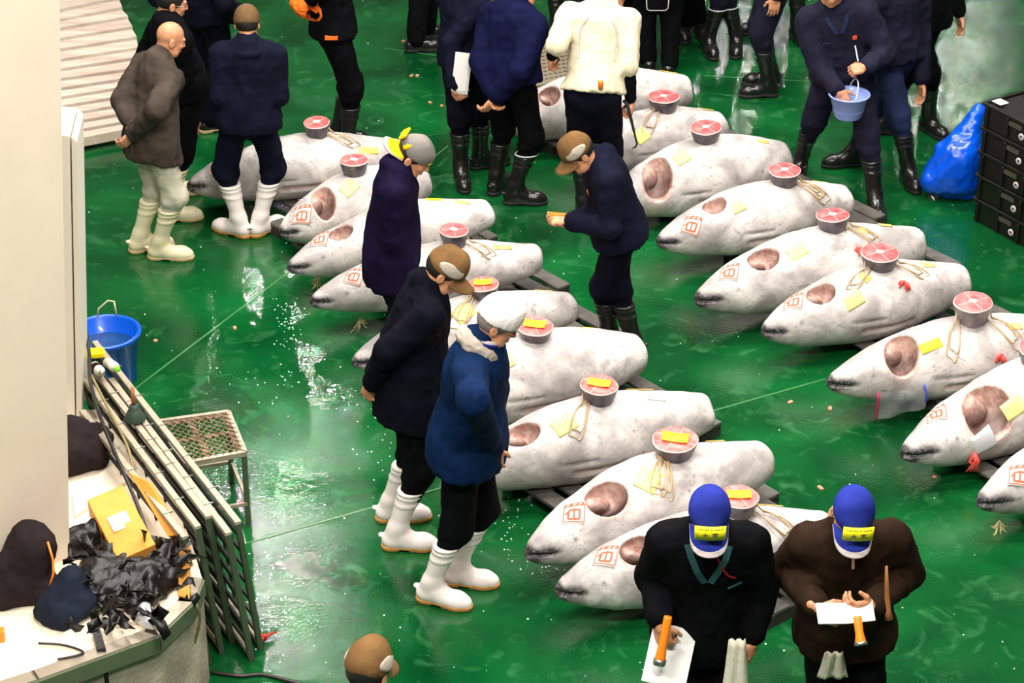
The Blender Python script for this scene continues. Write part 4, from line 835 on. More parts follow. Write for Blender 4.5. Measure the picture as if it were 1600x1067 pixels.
mb = MB(); mb.tube([Vector((.02+.03*math.sin(a_*1.0), -.0+.136*math.cos(a_), .10+.10*math.sin(a_))) for a_ in [PI*k/12 for k in range(13)]], .004, 6); mb.build('handle', 'piping_white', e)
mb = MB(); mb.lathe([(0, .0), (.106, .0)], (0, 0, 0), 30); mb.build('water', 'bowl_blue', e)
Person('person in slate blue beside the man with the bowl, black rubber boots', [(1330, 258, 190), (1418, 285, -80)], -60, 1.74, pelvis=(1400, 118, 0), neck=(1405, -25, 0), hands=(H(1440, 130, 0), H(1372, 110, -.1)), top='slate', bottom='slate_blue', hem=.06, seed=19)
Person('person in brownish black behind the slate blue worker, next to the gleaming wet patch', [(1385, 208, 180), (1450, 205, -60)], -60, 1.74, pelvis=(1445, 40, 0), neck=(1440, -100, 0), top='black', bottom='black', tuck=True, seed=20)
Person('person whose black boots point left, at the top between tuna and bowl', [(1198, 150, 185), (1203, 132, 180)], 185, 1.74, pelvis=(1215, -20, 0), top='slate', bottom='slate', seed=21)
Person('person at the top edge behind the black boots that point left', [(1190, 52, 185), (1245, 62, -70)], 190, 1.72, pelvis=(1240, -110, 0), top='black', bottom='black', seed=22)
p = Person('person at the top edge with white piping around the black boot tops', [(1106, 80, -80), (1150, 78, -95)], -88, 1.72, pelvis=(1130, -90, 0), top='navy_dark', bottom='slate', seed=23)
for i in (0, 1):
    mb = MB(); n = 20; c = p.ank[i]+(p.kn[i]-p.ank[i])*.70; mb.tube([c+Vector((math.cos(2*PI*k/n)*.080, math.sin(2*PI*k/n)*.080, 0)) for k in range(n+1)], .005, 6, cap=False); p.add(mb, 'boot_piping', 'piping_white')
p = Person('person in brownish black with a shoulder bag at the top edge', [(1012, 108, 100), (1045, 115, 80)], 90, 1.72, pelvis=(1030, -40, 0), top='black', bottom='black', seed=24, tuck=False, shoes=True)
e = empty('shoulder_bag', W(1027, 2, p.B.y-.22)); tag(e, 'dark shoulder bag with a tan edge at the top of the picture', 'bag')
mb = MB(); mb.box((0, 0, 0), (.17, .06, .12)); mb.build('pouch', 'black', e, bevel=.015, seg=3)
mb = MB(); mb.tube([(-.085, -.032, .04), (-.08, -.034, -.05), (-.06, -.034, -.062), (.06, -.034, -.062), (.082, -.034, -.045), (.085, -.034, .04)], .004, 6); mb.build('edge_piping', 'trim_grey', e)
Person('person in black at the top edge, just right of the cream jersey', [(978, 95, 90), (1000, 90, 80)], 90, 1.74, pelvis=(985, -50, 0), top='black', bottom='black', seed=25, tuck=False, shoes=True)
Person('person in brownish black at the top edge between the bag and the piped boots', [(1068, 55, -90), (1092, 50, -80)], -90, 1.72, pelvis=(1078, -120, 0), top='black', bottom='black', seed=26, tuck=False, shoes=True)
Person('dark figure at the top edge between the navy jacket and the cream jersey', [(870, 62, 90), (905, 55, 90)], 90, 1.72, pelvis=(880, -100, 0), top='black', bottom='black', seed=27)
for r_ in REPORT: print('POSE', *r_)
# ------------------------------------------------------------------ floor and fixed structure
def floor_material():
    m = bpy.data.materials.new('wet_green_floor'); m.use_nodes = True; nt = m.node_tree; N = nt.nodes; L = nt.links; b = N['Principled BSDF']; tc = N.new('ShaderNodeTexCoord')
    def noise(s, d=5, dist=0, v=None):
        n = N.new('ShaderNodeTexNoise'); n.inputs['Scale'].default_value = s; n.inputs['Detail'].default_value = d; n.inputs['Distortion'].default_value = dist; L.new(tc.outputs['Object'], n.inputs['Vector']); return n.outputs[0]
    def ramp(i, p0, p1, c0, c1):
        r = N.new('ShaderNodeValToRGB'); e = r.color_ramp.elements; e[0].position = p0; e[1].position = p1; e[0].color = c0; e[1].color = c1; L.new(i, r.inputs[0]); return r.outputs[0]
    c = ramp(noise(1.1, 7, .8), .32, .68, (.0008, .036, .008, 1), (.004, .105, .022, 1))
    mx = N.new('ShaderNodeMix'); mx.data_type = 'RGBA'; L.new(ramp(noise(5, 8, 1.5), .56, .75, (0, 0, 0, 1), (.35, .35, .35, 1)), mx.inputs[0]); L.new(c, mx.inputs[6]); mx.inputs[7].default_value = (.06, .24, .09, 1)
    L.new(mx.outputs[2], b.inputs['Base Color'])
    L.new(ramp(noise(2.2, 6, 1), .35, .7, (.04, .04, .04, 1), (.12, .12, .12, 1)), b.inputs['Roughness']); b.inputs['Specular IOR Level'].default_value = .5
    bp = N.new('ShaderNodeBump'); bp.inputs['Strength'].default_value = .14; bp.inputs['Distance'].default_value = .01; L.new(noise(60, 3), bp.inputs['Height'])
    b2 = N.new('ShaderNodeBump'); b2.inputs['Strength'].default_value = .07; b2.inputs['Distance'].default_value = .02; L.new(noise(4, 4), b2.inputs['Height']); L.new(bp.outputs[0], b2.inputs['Normal']); L.new(b2.outputs[0], b.inputs['Normal'])
    return m
M['floor'] = floor_material()
mk('wall_cream', (.84, .71, .56), .55, var=.03, vscale=3); mk('wall_white', (.86, .80, .68), .5); mk('joint', (.93, .86, .7), .5); mk('gap_dark', (.05, .045, .03), .8)
mk('floor_line', (.05, .19, .06), .4); mk('plank_white', (.66, .57, .48), .65, col2=(.52, .40, .32), vscale=5, bump=.3, stretch=(.4, 3, 1)); mk('plank_edge', (.05, .045, .03), .7)
mk('grate', (.30, .25, .17), .5, metal=.3, bump=.3); mk('crate_black', (.005, .004, .003), .4, bump=.15, coat=.15); mk('bag_blue', (.0, .075, .62), .25, coat=.2, bump=.3, bscale=12)
mk('tub_blue', (.0, .085, .55), .3, coat=.2); mk('water', (.01, .05, .16), .05, bump=.4, bscale=25); mk('cream_cord', (.75, .62, .30), .6)
mk('rail_steel', (.40, .34, .25), .45, metal=.3, bump=.1, var=.12, vscale=20); mk('rail_dark', (.008, .008, .006), .7); mk('rail_green', (.10, .14, .08), .45, metal=.4)
mk('rust_mesh', (.10, .05, .02), .7, col2=(.28, .20, .12), vscale=30, metal=.3); mk('card', (.66, .27, .035), .65, var=.08, vscale=10, bump=.15); mk('card_dark', (.55, .26, .03), .7)
mk('plastic_black', (.004, .003, .003), .45, coat=.0, bump=.6, bscale=20); mk('concrete', (.40, .35, .26), .8, bump=.5, var=.25, vscale=6); mk('counter_top', (.86, .72, .55), .5, var=.08, vscale=4); mk('counter_steel', (.50, .43, .34), .3, metal=.6, bump=.1); mk('counter_green', (.10, .13, .07), .5)
mk('bottle_white', (.85, .76, .66), .4); mk('bottle_green', (.25, .85, .02), .4); mk('sponge', (.95, .78, .0), .8, bump=.5, bscale=80); mk('rubber_green', (.03, .06, .04), .6); mk('bag_clear', (.8, .8, .82), .25, coat=.3); mk('cable', (.015, .012, .01), .4)
mk('cable_olive', (.22, .17, .06), .5); mk('ice', (.8, .9, .85), .15); mk('scrap_pink', (.75, .28, .16), .6); mk('scrap_red', (.5, .03, .01), .5); mk('pallet', (.10, .09, .08), .45, bump=.4, var=.3, vscale=9); mk('pallet_dark', (.03, .028, .022), .8); mk('green_cloth', (.15, .13, .015), .8)
def struct(o): o['kind'] = 'structure'; return o
mb = MB(); mb.box((0, 22, -.05), (40, 44, .1)); fl = struct(mb.build('floor', 'floor'))
def line_pts(a, b, w=.012):
    mb = MB(); pa, pb = P(*a, .0015), P(*b, .0015); mb.beam(pa, pb, w, .003); struct(mb.build('trim_1', 'floor_line'))
line_pts((205, 612), (452, 424)); line_pts((380, 850), (1290, 592)); line_pts((452, 424), (700, 228), .008); line_pts((600, 75), (900, 118), .008); line_pts((1100, 118), (1280, 128), .008)
def slab(name, pts, z0, z1, m, parent=None, bevel=0):
    "prism whose top corners are seen at the given pixels"
    q = [P(a, b, z1) for a, b in pts]; ar = sum(q[i].x*q[(i+1) % len(q)].y-q[(i+1) % len(q)].x*q[i].y for i in range(len(q)))
    if ar < 0: q = q[::-1]
    mb = MB(); mb.poly([(v.x, v.y) for v in q], z0, z1); return mb.build(name, m, parent, bevel)
# tall cream wall on the left
CZ = .62
pa = P(109, 872, CZ); pb = P(-260, 1010, CZ); d = (pb-pa); d.z = 0; d.normalize(); nrm = Vector((d.y, -d.x, 0)); nrm = nrm if nrm.y > 0 else -nrm
top = W(93, -60, pa.y+.02); lean = (top.x-pa.x)/(top.z-pa.z)
def wallbox(name, a, length, thick, z0, z1, m, parent=None):
    vs = []
    for z in (z0, z1):
        o = Vector((a.x+lean*(z-pa.z), a.y, z))
        vs += [o, o+d*length, o+d*length+nrm*thick, o+nrm*thick]
    mb = MB(); mb.add(vs, [(3, 2, 1, 0), (4, 5, 6, 7), (0, 1, 5, 4), (1, 2, 6, 5), (2, 3, 7, 6), (3, 0, 4, 7)]); return mb.build(name, m, parent)
wl = struct(wallbox('wall_left', pa, 3.2, .22, 0, 4.6, 'wall_cream'))
def on_wall(px, py, off=.004):
    r_ = ray(px, py); n = nrm; t = ((pa-Vector((0, 0, CAMH))).dot(n)-off*1)/r_.dot(n); return Vector((0, 0, CAMH))+r_*t
mb = MB(); mb.beam(on_wall(-30, 493), on_wall(99, 463), .004, .012, up=nrm); mb.build('panel_joint', 'joint', wl)
q = on_wall(33, 102); mb = MB(); rot = (-nrm).to_track_quat('Z', 'Y').to_matrix(); mb.lathe([(0, 0), (.014, 0), (.012, .006), (.006, .012), (0, .013)], q, 14, rot=rot); mb.build('bolt', 'steel', wl)
# narrow cream door leaf behind the wall edge
a0 = P(127, 655, CZ); 
def leaf(name, xa, xb, ya_top, y_bot, dep, m, kind='trim_1'):
    y = dep; b0 = W(xa, y_bot, y); b1 = W(xb, y_bot, y); t0 = W(xa-8, ya_top, y); t1 = W(xb-8, ya_top+8, y)
    vs = [b0, b1, t1, t0]+[v+Vector((-.02, .35, 0)) for v in (b0, b1, t1, t0)]; mb = MB(); mb.add(vs, [(0, 1, 2, 3), (7, 6, 5, 4), (0, 4, 5, 1), (1, 5, 6, 2), (2, 6, 7, 3), (3, 7, 4, 0)]); return struct(mb.build(kind, m))
leaf('x', 60, 117, 205, 652, a0.y, 'wall_white', 'door_1'); leaf('x', 119.5, 128, 214, 650, a0.y-.01, 'wall_white', 'door_2')
# white slatted deck, top left
ys = [(28, 9), (42, 25), (58, 42), (75, 59), (91, 76), (106, 91), (121, 107), (136, 121), (150, 134), (164, 148), (178, 161), (192, 175), (206, 188), (221, 201)]
def xr(y): return np.interp(y, [0, 25, 60, 110, 190, 215], [186, 200, 214, 220, 212, 200])
dk = empty('slatted_deck', P(150, 120, 0)); tag(dk, 'white slatted boards laid side by side behind the cream wall, top left', 'boards')
ys = [(0-8, -26), (13, -8)]+ys
for i in range(len(ys)-1):
    (l0, r0), (l1, r1) = ys[i], ys[i+1]; x0, x1 = 70, float(xr(r1)); g = .17
    def lerp(l, r, x): return l+(r-l)*(x-100)/(100)
    xt = float(xr(r0)); pts = [(x0, lerp(l0, r0, x0)+5), (xt, lerp(l0, r0, xt)+5), (x1, lerp(l1, r1, x1)), (x0, lerp(l1, r1, x0))]
    o = slab('plank', pts, .05, .12+.006*(i % 2), 'plank_white'); o.data.transform(Matrix.Translation(-dk.location)); o.parent = dk
o = slab('bearer', [(92, -30), (184, -48), (206, 185), (110, 216)], 0.0, .05, 'plank_edge'); o.data.transform(Matrix.Translation(-dk.location)); o.parent = dk
mb = MB(); q = P(106, 224, .05); mb.tube([q, P(118, 222, .05), P(130, 220, .05)], [.03, .042, .03], 10); tag(mb.build('rubber_stopper', 'cable'), 'black rubber end sticking out behind the cream wall by the slatted boards', 'stopper')
# drain grating
gr = slab('drain_grating', [(828, 72), (905, 60), (912, 118), (838, 134)], .0, .02, 'grate'); tag(gr, 'perforated beige floor grating behind the white jersey', 'grating')
mb = MB(); g0, g1, g2 = P(834, 76, .021), P(900, 64, .021), P(843, 128, .021)
for i in range(9):
    for j in range(9): c = g0+(g1-g0)*((i+.5)/9)+(g2-g0)*((j+.5)/9); mb.box(c, (.028, .016, .002))
o = mb.build('slot', 'gap_dark', gr); o['kind'] = 'stuff'
# floor debris
mb = MB(); rg = random.Random(4)
for k in range(620):
    if k < 330:
        c = rg.choice([(455, 590, 90, 60), (445, 500, 25, 50), (790, 810, 40, 60), (412, 940, 40, 110), (1470, 130, 60, 110), (600, 650, 60, 90), (860, 880, 60, 40)]); px, py = rg.gauss(c[0], c[2]*.5), rg.gauss(c[1], c[3]*.5)
    else: px, py = rg.uniform(130, 1590), rg.uniform(0, 1060)
    q = P(px, py, .001); s_ = rg.uniform(.002, .006); mb.box(q, (s_*1.5, s_*1.5, s_), Matrix.Rotation(rg.uniform(0, 3), 3, 'Z'))
o = mb.build('ice_crumbs', 'ice'); tag(o, 'small crumbs of ice scattered over the green floor', 'ice', kind='stuff')
mb = MB()
for px, py in ((545, 155), (630, 64), (643, 118), (652, 118), (367, 512), (243, 532), (1235, 628), (1297, 638), (940, 165), (672, 160), (690, 165), (1282, 762), (1460, 745)):
    q = P(px, py, .004); mb.box(q, (rg.uniform(.02, .04), rg.uniform(.015, .025), .008), Matrix.Rotation(rg.uniform(0, 3), 3, 'Z'))
o = mb.build('fish_scraps', 'scrap_pink'); tag(o, 'small pinkish scraps of fish lying on the green floor', 'scraps', kind='stuff')
mb = MB(); q = P(412, 1000, .012)
for k in range(9): e = Vector((rg.uniform(-.07, .07), rg.uniform(-.06, .06), rg.uniform(0, .02))); mb.tube([q, q+e*.5+Vector((0, 0, .015)), q+e], [.009, .008, .004], 6)
tag(mb.build('red_string_scrap', 'scrap_red'), 'tangle of dark red string on the floor right of the steel frames', 'string')
# pallets under the rows
def pallet(px, py, yaw, label, w=1.15, l=1.05):
    e = empty('pallet', P(px+14, py-24, 0), R(yaw)); tag(e, label, 'pallet', 'pallets under the tuna'); n = 7
    for j in range(3):
        mb = MB(); mb.box((0, (j-1)*(w/2-.05), .035), (l, .09, .07)); mb.build('bearer', 'pallet_dark', e)
    for i in range(n): mb = MB(); mb.box(((i-(n-1)/2)*(l-.10)/(n-1), 0, .081), (.105, w, .022)); mb.build('slat', 'pallet', e, bevel=.003)
    return e
for i, (px, py) in enumerate([(490, 305), (585, 400), (690, 475), (790, 560), (905, 690), (985, 800), (1120, 905)]):
    pallet(px, py, 40, ['pallet under the rearmost tuna of the left row', 'pallet below the tuna behind the yellow and grey cap', 'pallet hidden by the two men in dark coats', 'pallet under the thick white tuna', 'pallet beside the blue jacket, under the blotched tuna', 'pallet under the large stamped tuna', 'grey slatted pallet showing between the two men in blue caps'][i])
for i, (px, py) in enumerate([(930, 235), (1075, 290), (1190, 365), (1300, 440), (1385, 525), (1530, 620), (1660, 760)]):
    pallet(px, py, 38, ['pallet behind the cream jersey', 'pallet under the tuna with the round gill hollow', 'pallet right of the brown-capped man in navy', 'pallet under the grey frosted tuna', 'pallet under the tuna with the red knot', 'pallet behind the clear red-edged bag', 'pallet at the right edge'][i])
# cut fish remains / strings hanging below some heads
for (px, py, lb) in ((497, 440, 'tuft of pale straw below the head of the third tuna in the left row'), (563, 505, 'tuft of pale straw below the black-tipped snout'), (1562, 825, 'tuft of pale straw below the tuna head at the right edge')):
    mb = MB(); q = P(px, py, .05)
    for k in range(14): e = Vector((rg.uniform(-.06, .06), rg.uniform(-.05, .03), rg.uniform(-.045, .03))); mb.tube([q+Vector((0, .03, .03)), q+e*.6, q+e], [.003, .003, .002], 4)
    tag(mb.build('straw_tuft', 'cream_cord'), lb, 'straw')
# clear bag hanging at the jaw of the tuna
f = FO[15]; a = f.wpos(.16, 95, .02); b = f.wpos(.33, 98, .02); bg = empty('clear_bag', (a+b)/2); tag(bg, 'clear bag with red edge and blue clip hanging at a tuna jaw', 'bag'); c = (a+b)/2
mb = MB(); mb.smooth = True; V = []
for i in range(9):
    for j in range(6): q = a+(b-a)*(i/8)+Vector((0, -.02-.012*math.sin(i*1.3+j), -j/5*.19*(1-.35*(i/8)))); V.append(q-c)
mb.add(V, [(i*6+j, i*6+j+1, i*6+j+7, i*6+j+6) for i in range(8) for j in range(5)]); mb.build('film', 'clear_film', bg)
mb = MB(); mb.tube([V[j]+Vector((0, -.004, 0)) for j in range(6)], .008, 6); mb.build('red_edge', 'red_film', bg); mb = MB(); mb.tube([V[8*6]-Vector((.02, .02, -.04)), V[8*6+1], V[8*6+3]], .008, 6); mb.build('clip', 'blue_film', bg)
f = FO[16]; mb = MB(); q = f.wpos(.2, 100, .005)
for k in range(6): mb.tube([q, q+Vector((rg.uniform(-.03, .03), -.01, -.05)), q+Vector((rg.uniform(-.04, .04), -.01, -.12))], [.008, .012, .005], 6)
rc = mb.build('red_cord', 'red_string'); rc.parent = FO[16].root; rc.matrix_parent_inverse = FO[16].root.matrix_world.inverted()
f = FO[16]; f.patch(1535, 690, .13, .14, 20, 'bag_clear', 'film_sheet', 'clear film sheet'); f = FO[15]; 
# small plastic cup of orange bits on the second tuna
f = FO[0]; t_, ph_ = f.find(520, 285); q = f.wpos(t_, ph_, .01); e = empty('plastic_cup', q+Vector((0, -.05, -.05))); tag(e, 'thin clear dish of orange scraps between the two rearmost tuna of the left row', 'dish')
mb = MB(); mb.lathe([(0, -.04), (.03, -.04), (.07, .04), (.073, .045), (.066, .04), (.028, -.035), (0, -.035)], (0, 0, 0), 20); mb.build('dish', 'trim_grey', e); mb = MB(); mb.lathe([(0, .02), (.035, .01), (.05, .0)], (0, 0, 0), 12); mb.build('contents', 'card', e)
# black crates, right
c0 = P(1519, 342, 0); c1 = P(1610, 392, 0); ang = math.atan2(c1.y-c0.y, c1.x-c0.x); ht = W(1530, 158, c0.y).z; n = 5; hh = ht/n
cw, cl = 1.1, .75
for k in range(n):
    e = empty('crate', (c0.x, c0.y, k*hh), ang); tag(e, ['bottom', 'second from the bottom', 'middle', 'second from the top', 'top'][k]+' black plastic crate of the stack by the blue bag'+(', white label' if k == n-1 else ''), 'crate', 'stacked black crates')
    mb = MB(); mb.box((cw/2, .006, hh*.45), (cw-.03, .012, hh*.86)); mb.box((cw/2, cl-.006, hh*.45), (cw-.03, .012, hh*.86)); mb.box((.012, cl/2, hh*.45), (.012, cl-.02, hh*.86)); mb.box((cw-.012, cl/2, hh*.45), (.012, cl-.02, hh*.86)); mb.box((cw/2, cl/2, .012), (cw-.03, cl-.02, .012)); mb.build('walls', 'crate_black', e)
    mb = MB(); mb.box((cw/2, -.004, hh*.93), (cw, .03, hh*.12)); mb.box((cw/2, cl+.004, hh*.93), (cw, .03, hh*.12)); mb.box((.004, cl/2, hh*.93), (.03, cl, hh*.12)); mb.box((cw-.004, cl/2, hh*.93), (.03, cl, hh*.12)); mb.build('rim', 'crate_black', e, bevel=.006, seg=2)
    for q in range(6): mb = MB(); mb.box((.05+q*(cw-.1)/5, -.006, hh*.44), (.02, .022, hh*.78)); mb.build('rib', 'crate_black', e, bevel=.003)
    for q in range(4): mb = MB(); mb.box((-.002, .08+q*(cl-.16)/3, hh*.44), (.018, .02, hh*.78)); mb.build('rib', 'crate_black', e, bevel=.003)
    mb = MB(); mb.box((cw*.28, -.004, hh*.66), (.14, .014, .03)); mb.build('hand_hold', 'gap_dark', e)
    mb = MB(); mb.lathe([(.012, 0), (.024, 0), (.024, .008), (.012, .008)], (.40, -.02, hh*.4), 14, rot=Matrix.Rotation(PI/2, 3, 'X')); mb.build('stacking_ring', 'trim_grey', e)
    if k == n-1:
        mb = MB(); mb.box((cw/2, cl/2, hh*.88), (cw-.05, cl-.05, .012)); mb.build('lid', 'crate_black', e, bevel=.004); mb = MB(); mb.box((.075, .075, hh+.004), (.085, .075, .003)); mb.build('label', 'paper', e)
        for q in (.33, .66): mb = MB(); mb.box((cw*q, cl/2, hh*.93), (.02, cl-.08, .02)); mb.build('lid_rib', 'crate_black', e, bevel=.003)
# blue bag
bq = P(1482, 318, 0); f = Field(bq-Vector((.35, .3, 0.02)), bq+Vector((.35, .4, .85)), .014); f.F[:] = .15
f.ell(bq+Vector((.05, .12, .20)), (.17, .16, .22), k=.08); f.cone(bq+Vector((.06, .12, .3)), bq+Vector((.16, .2, .55)), .14, .06, k=.08); f.cone(bq+Vector((-.12, .08, .14)), bq+Vector((.05, .1, .3)), .09, .14, k=.08); f.ell(bq+Vector((.13, .1, .15)), (.12, .12, .17), k=.05); f.cone(bq+Vector((.16, .2, .55)), bq+Vector((.19, .24, .60)), .05, .05, k=.02); f.folds(.016, 8, .8); f.folds(.006, 9, 2.2); f.cut((0, 0, .004), (0, 0, -1), .003)
V, Q = f.surf(); o = link('plastic_bag', mesh('bag', V-np.array(bq, np.float32), Q), None, 'bag_blue'); o.location = bq; tag(o, 'crumpled bright blue plastic bag leaning on the stack of black crates', 'bag')
# blue tub with water
tc_ = P(170, 590, 0); e = empty('tub', tc_); tag(e, 'round blue plastic tub of water behind the steel frames', 'tub'); tr = .205; th_ = .32
mb = MB(); mb.lathe([(0, 0), (.165, 0), (.17, .01), (tr-.004, th_-.03), (tr+.012, th_-.02), (tr+.016, th_), (tr+.002, th_+.008), (tr-.012, th_-.002), (.158, .02), (0, .02)], (0, 0, 0), 48); mb.build('wall', 'tub_blue', e)
mb = MB(); mb.lathe([(0, th_*.68), (tr-.027, th_*.68)], (0, 0, 0), 40); mb.build('water', 'water', e)
mb = MB(); mb.tube([(-.07, tr*.92, th_), (-.06, tr*.95, th_+.05), (0, tr, th_+.10), (.035, tr, th_+.095), (.045, tr*.95, th_)], .006, 8); mb.build('rope_handle', 'cream_cord', e)
# counter
cpts = [(-60, 1100), (60, 1062), (247, 993), (302, 940), (316, 905), (300, 850), (215, 640), (30, 640), (-60, 800)]
ct = slab('counter', cpts, .0, CZ-.02, 'concrete'); tag(ct, 'low concrete counter with a cream top at the foot of the cream wall', 'counter')
o = slab('top', cpts, CZ-.02, CZ, 'counter_top', ct); 
fr = [(-60, 1100), (60, 1062), (247, 993), (302, 940), (316, 905)]
for (a, b) in zip(fr, fr[1:]):
    A, B_ = P(*a, CZ), P(*b, CZ); t = (B_-A).normalized(); n_ = Vector((t.y, -t.x, 0)); mb = MB(); mb.beam(A-n_*.035-t*.01, B_-n_*.035+t*.005, .075, .012); o = mb.build('steel_edging', 'counter_steel', ct); mb = MB(); mb.beam(A+n_*.006+Vector((0, 0, -.045)), B_+n_*.006+Vector((0, 0, -.045)), .016, .085); mb.build('fascia', 'counter_green', ct)
# steel frames leaning beside the counter
RZ = .80
rails = [((133, 591), (309, 822), 'second steel frame from the counter'), ((150, 580), (326, 806), 'third steel frame from the counter'), ((173, 590), (357, 832), 'fourth steel frame from the counter'), ((147, 532), (372, 815), 'steel frame farthest from the counter, leaning outermost'), ((128, 640), (288, 838), 'steel frame nearest the counter')]
for (a, b, lb) in rails:
    A, B_ = P(*a, RZ), P(*b, RZ); t = (B_-A).normalized(); side = Vector((-t.y, t.x, 0)); side = side if side.x > 0 else -side; L_ = (B_-A).length
    e = empty('steel_frame', Vector((B_.x, B_.y, 0))); tag(e, lb, 'frame', 'steel frames beside the counter'); o0 = e.location
    def pt(s_, z, w=0): q = A+t*s_; return Vector((q.x, q.y, z))+side*(w+(RZ-z)*.10)-o0
    for z, nm, wd in ((RZ-.012, 'top_rail', .034), (.05, 'bottom_rail', .03)):
        mb = MB(); mb.beam(pt(0, z), pt(L_, z), wd, .026); mb.build(nm, 'rail_steel', e, bevel=.003)
        mb = MB(); mb.beam(pt(0, z-.022, .017), pt(L_, z-.022, .017), .004, .035); mb.build('rail_lip', 'rail_dark', e)
    for s_ in (0, L_-.012): mb = MB(); mb.beam(pt(s_, 0.0), pt(s_, RZ-.01), .03, .03, up=t); mb.build('end_post', 'rail_green', e, bevel=.003)
    for k in range(1, 8): z = RZ*k/8; mb = MB(); mb.beam(pt(0, z), pt(L_, z), .012, .022); mb.build('slat', 'rail_dark', e)
    for k in range(1, 6): s_ = L_*k/6; mb = MB(); mb.beam(pt(s_, RZ+.002, -.02), pt(s_, RZ+.002, .035), .006, .006, up=t); mb.build('hook', 'steel', e); mb = MB(); mb.beam(pt(s_, .05, .012), pt(s_, RZ-.03, .012), .012, .006, up=t); mb.build('stay', 'rail_dark', e)
# mesh stool
sz = .46; sp_ = [P(248, 660, sz), P(357, 645, sz), P(383, 708, sz), P(285, 726, sz)]; e = empty('mesh_stool', Vector((P(320, 690, sz).x, P(320, 690, sz).y, 0))); tag(e, 'small steel stool topped with rusty diamond mesh, right of the steel frames', 'stool'); o0 = e.location; S4 = [v-o0 for v in sp_]
for i in range(4): mb = MB(); mb.beam(S4[i], S4[(i+1) % 4], .025, .03); mb.build('rim', 'rail_steel', e)
for i in range(4): mb = MB(); q = S4[i]*.97; mb.beam((q.x, q.y, 0), (q.x, q.y, sz-.01), .028, .028); mb.build('leg', 'rail_green', e)
for i in range(4): a, b = S4[i], S4[(i+1) % 4]; mb = MB(); mb.beam((a.x, a.y, .14), (b.x, b.y, .14), .018, .02); mb.build('stretcher', 'rail_steel', e)
def bil(u, v): return S4[0]*(1-u)*(1-v)+S4[1]*u*(1-v)+S4[2]*u*v+S4[3]*(1-u)*v
mb = MB(); n = 9
for k in range(-n, n+1):
    for sg in (1, -1):
        pts = []
        for s_ in (0, 1):
            u0 = k/n; u1 = u0+1
        a0_, a1_ = max(0, k/n), min(1, k/n+1)
        if a1_-a0_ < .02: continue
        v0, v1 = (a0_-k/n), (a1_-k/n)
        if sg < 0: v0, v1 = 1-v0, 1-v1
        mb.beam(bil(a0_, v0)+Vector((0, 0, .012)), bil(a1_, v1)+Vector((0, 0, .012+.003*sg)), .006, .004)
o = mb.build('diamond_mesh', 'rust_mesh', e); o['kind'] = 'stuff'
for (u0, v0, u1, v1) in ((.42, 0, .42, 1), (0, .5, 1, .5), (.93, 0, .93, 1), (0, .07, 1, .07)): mb = MB(); mb.beam(bil(u0, v0)+Vector((0, 0, .006)), bil(u1, v1)+Vector((0, 0, .006)), .03, .008); mb.build('rusty_bar', 'rust_mesh', e)
# things on the frames
def thingbox(name, px, py, z, d, rot, m, label, cat, bevel=.006): mb = MB(); mb.box((0, 0, d[2]/2), d); o = mb.build(name, m, None, bevel, 2); o.location = P(px, py, z); o.rotation_euler = rot; tag(o, label, cat); return o
thingbox('sponge', 148, 556, RZ+.02, (.11, .075, .035), (0, 0, .15), 'sponge', 'bright yellow sponge on top of the steel frames', 'sponge', .01)
def bottle(px, py, z, m, capm, label, yaw, L=.16, r=.028, band=None):
    e = empty('bottle', P(px, py, z), R(yaw)); tag(e, label, 'bottle'); e.rotation_euler = (R(78), 0, R(yaw))
    mb = MB(); mb.lathe([(0, 0), (r, .002), (r, L*.68), (r*.45, L*.84), (r*.45, L*.88)], (0, 0, 0), 20); mb.build('body', m, e); mb = MB(); mb.lathe([(r*.5, L*.86), (r*.6, L*.88), (r*.55, L), (0, L*1.01)], (0, 0, 0), 16); mb.build('screw_cap', capm, e)
    if band: mb = MB(); mb.lathe([(r*1.02, L*.15), (r*1.02, L*.5)], (0, 0, 0), 20); mb.build('label_band', band, e)
bottle(168, 566, RZ+.035, 'bottle_white', 'bottle_green', 'white bottle with a bright green cap lying on the steel frames', 30)
bottle(148, 572, RZ+.035, 'bottle_white', 'steel', 'white bottle with a dark red band and grey cap lying on the steel frames', 25, band='brown_cloth')
e = empty('plunger', P(211, 655, RZ+.01)); tag(e, 'dark green rubber plunger with a short wooden handle on the steel frames', 'plunger')
mb = MB(); mb.lathe([(.055, 0), (.056, .01), (.035, .055), (.026, .065), (.024, .085), (.012, .09)], (0, 0, 0), 24); mb.build('cup', 'rubber_green', e); mb = MB(); mb.tube([(0, 0, .08), (0, 0, .19)], .011, 10); mb.build('handle', 'wood', e)
def cord(name, pts, r, m, label):
    q = [Vector(x) for x in pts]; out = []
    for i in range(len(q)-1):
        a, b, c, d_ = q[max(i-1, 0)], q[i], q[i+1], q[min(i+2, len(q)-1)]
        for k in range(8): t = k/8; out.append(.5*((2*b)+(c-a)*t+(2*a-5*b+4*c-d_)*t*t+(3*b-a-3*c+d_)*t**3))
    out.append(q[-1]); mb = MB(); mb.tube(out, r, 8); o = mb.build(name, m); tag(o, label, 'cable'); return o
cord('cable', [P(126, 490, .98), P(134, 512, .95), P(140, 560, .90), P(142, 600, .88), P(160, 660, .86), P(185, 720, .83), P(215, 790, .76), P(235, 850, CZ+.08)], .010, 'cable', 'black cable running from the cream wall down over the frames')
cord('cable', [P(142, 585, .88), P(170, 640, .86), P(200, 700, .84), P(212, 755, .74)], .008, 'cable_olive', 'brownish cable beside the black one on the frames')
cord('cable', [P(283, 900, CZ+.02), P(305, 940, CZ+.01), P(312, 970, .5), P(300, 1020, .3), P(288, 1075, .1)], .007, 'cable_olive', 'olive cable hanging down over the counter front')
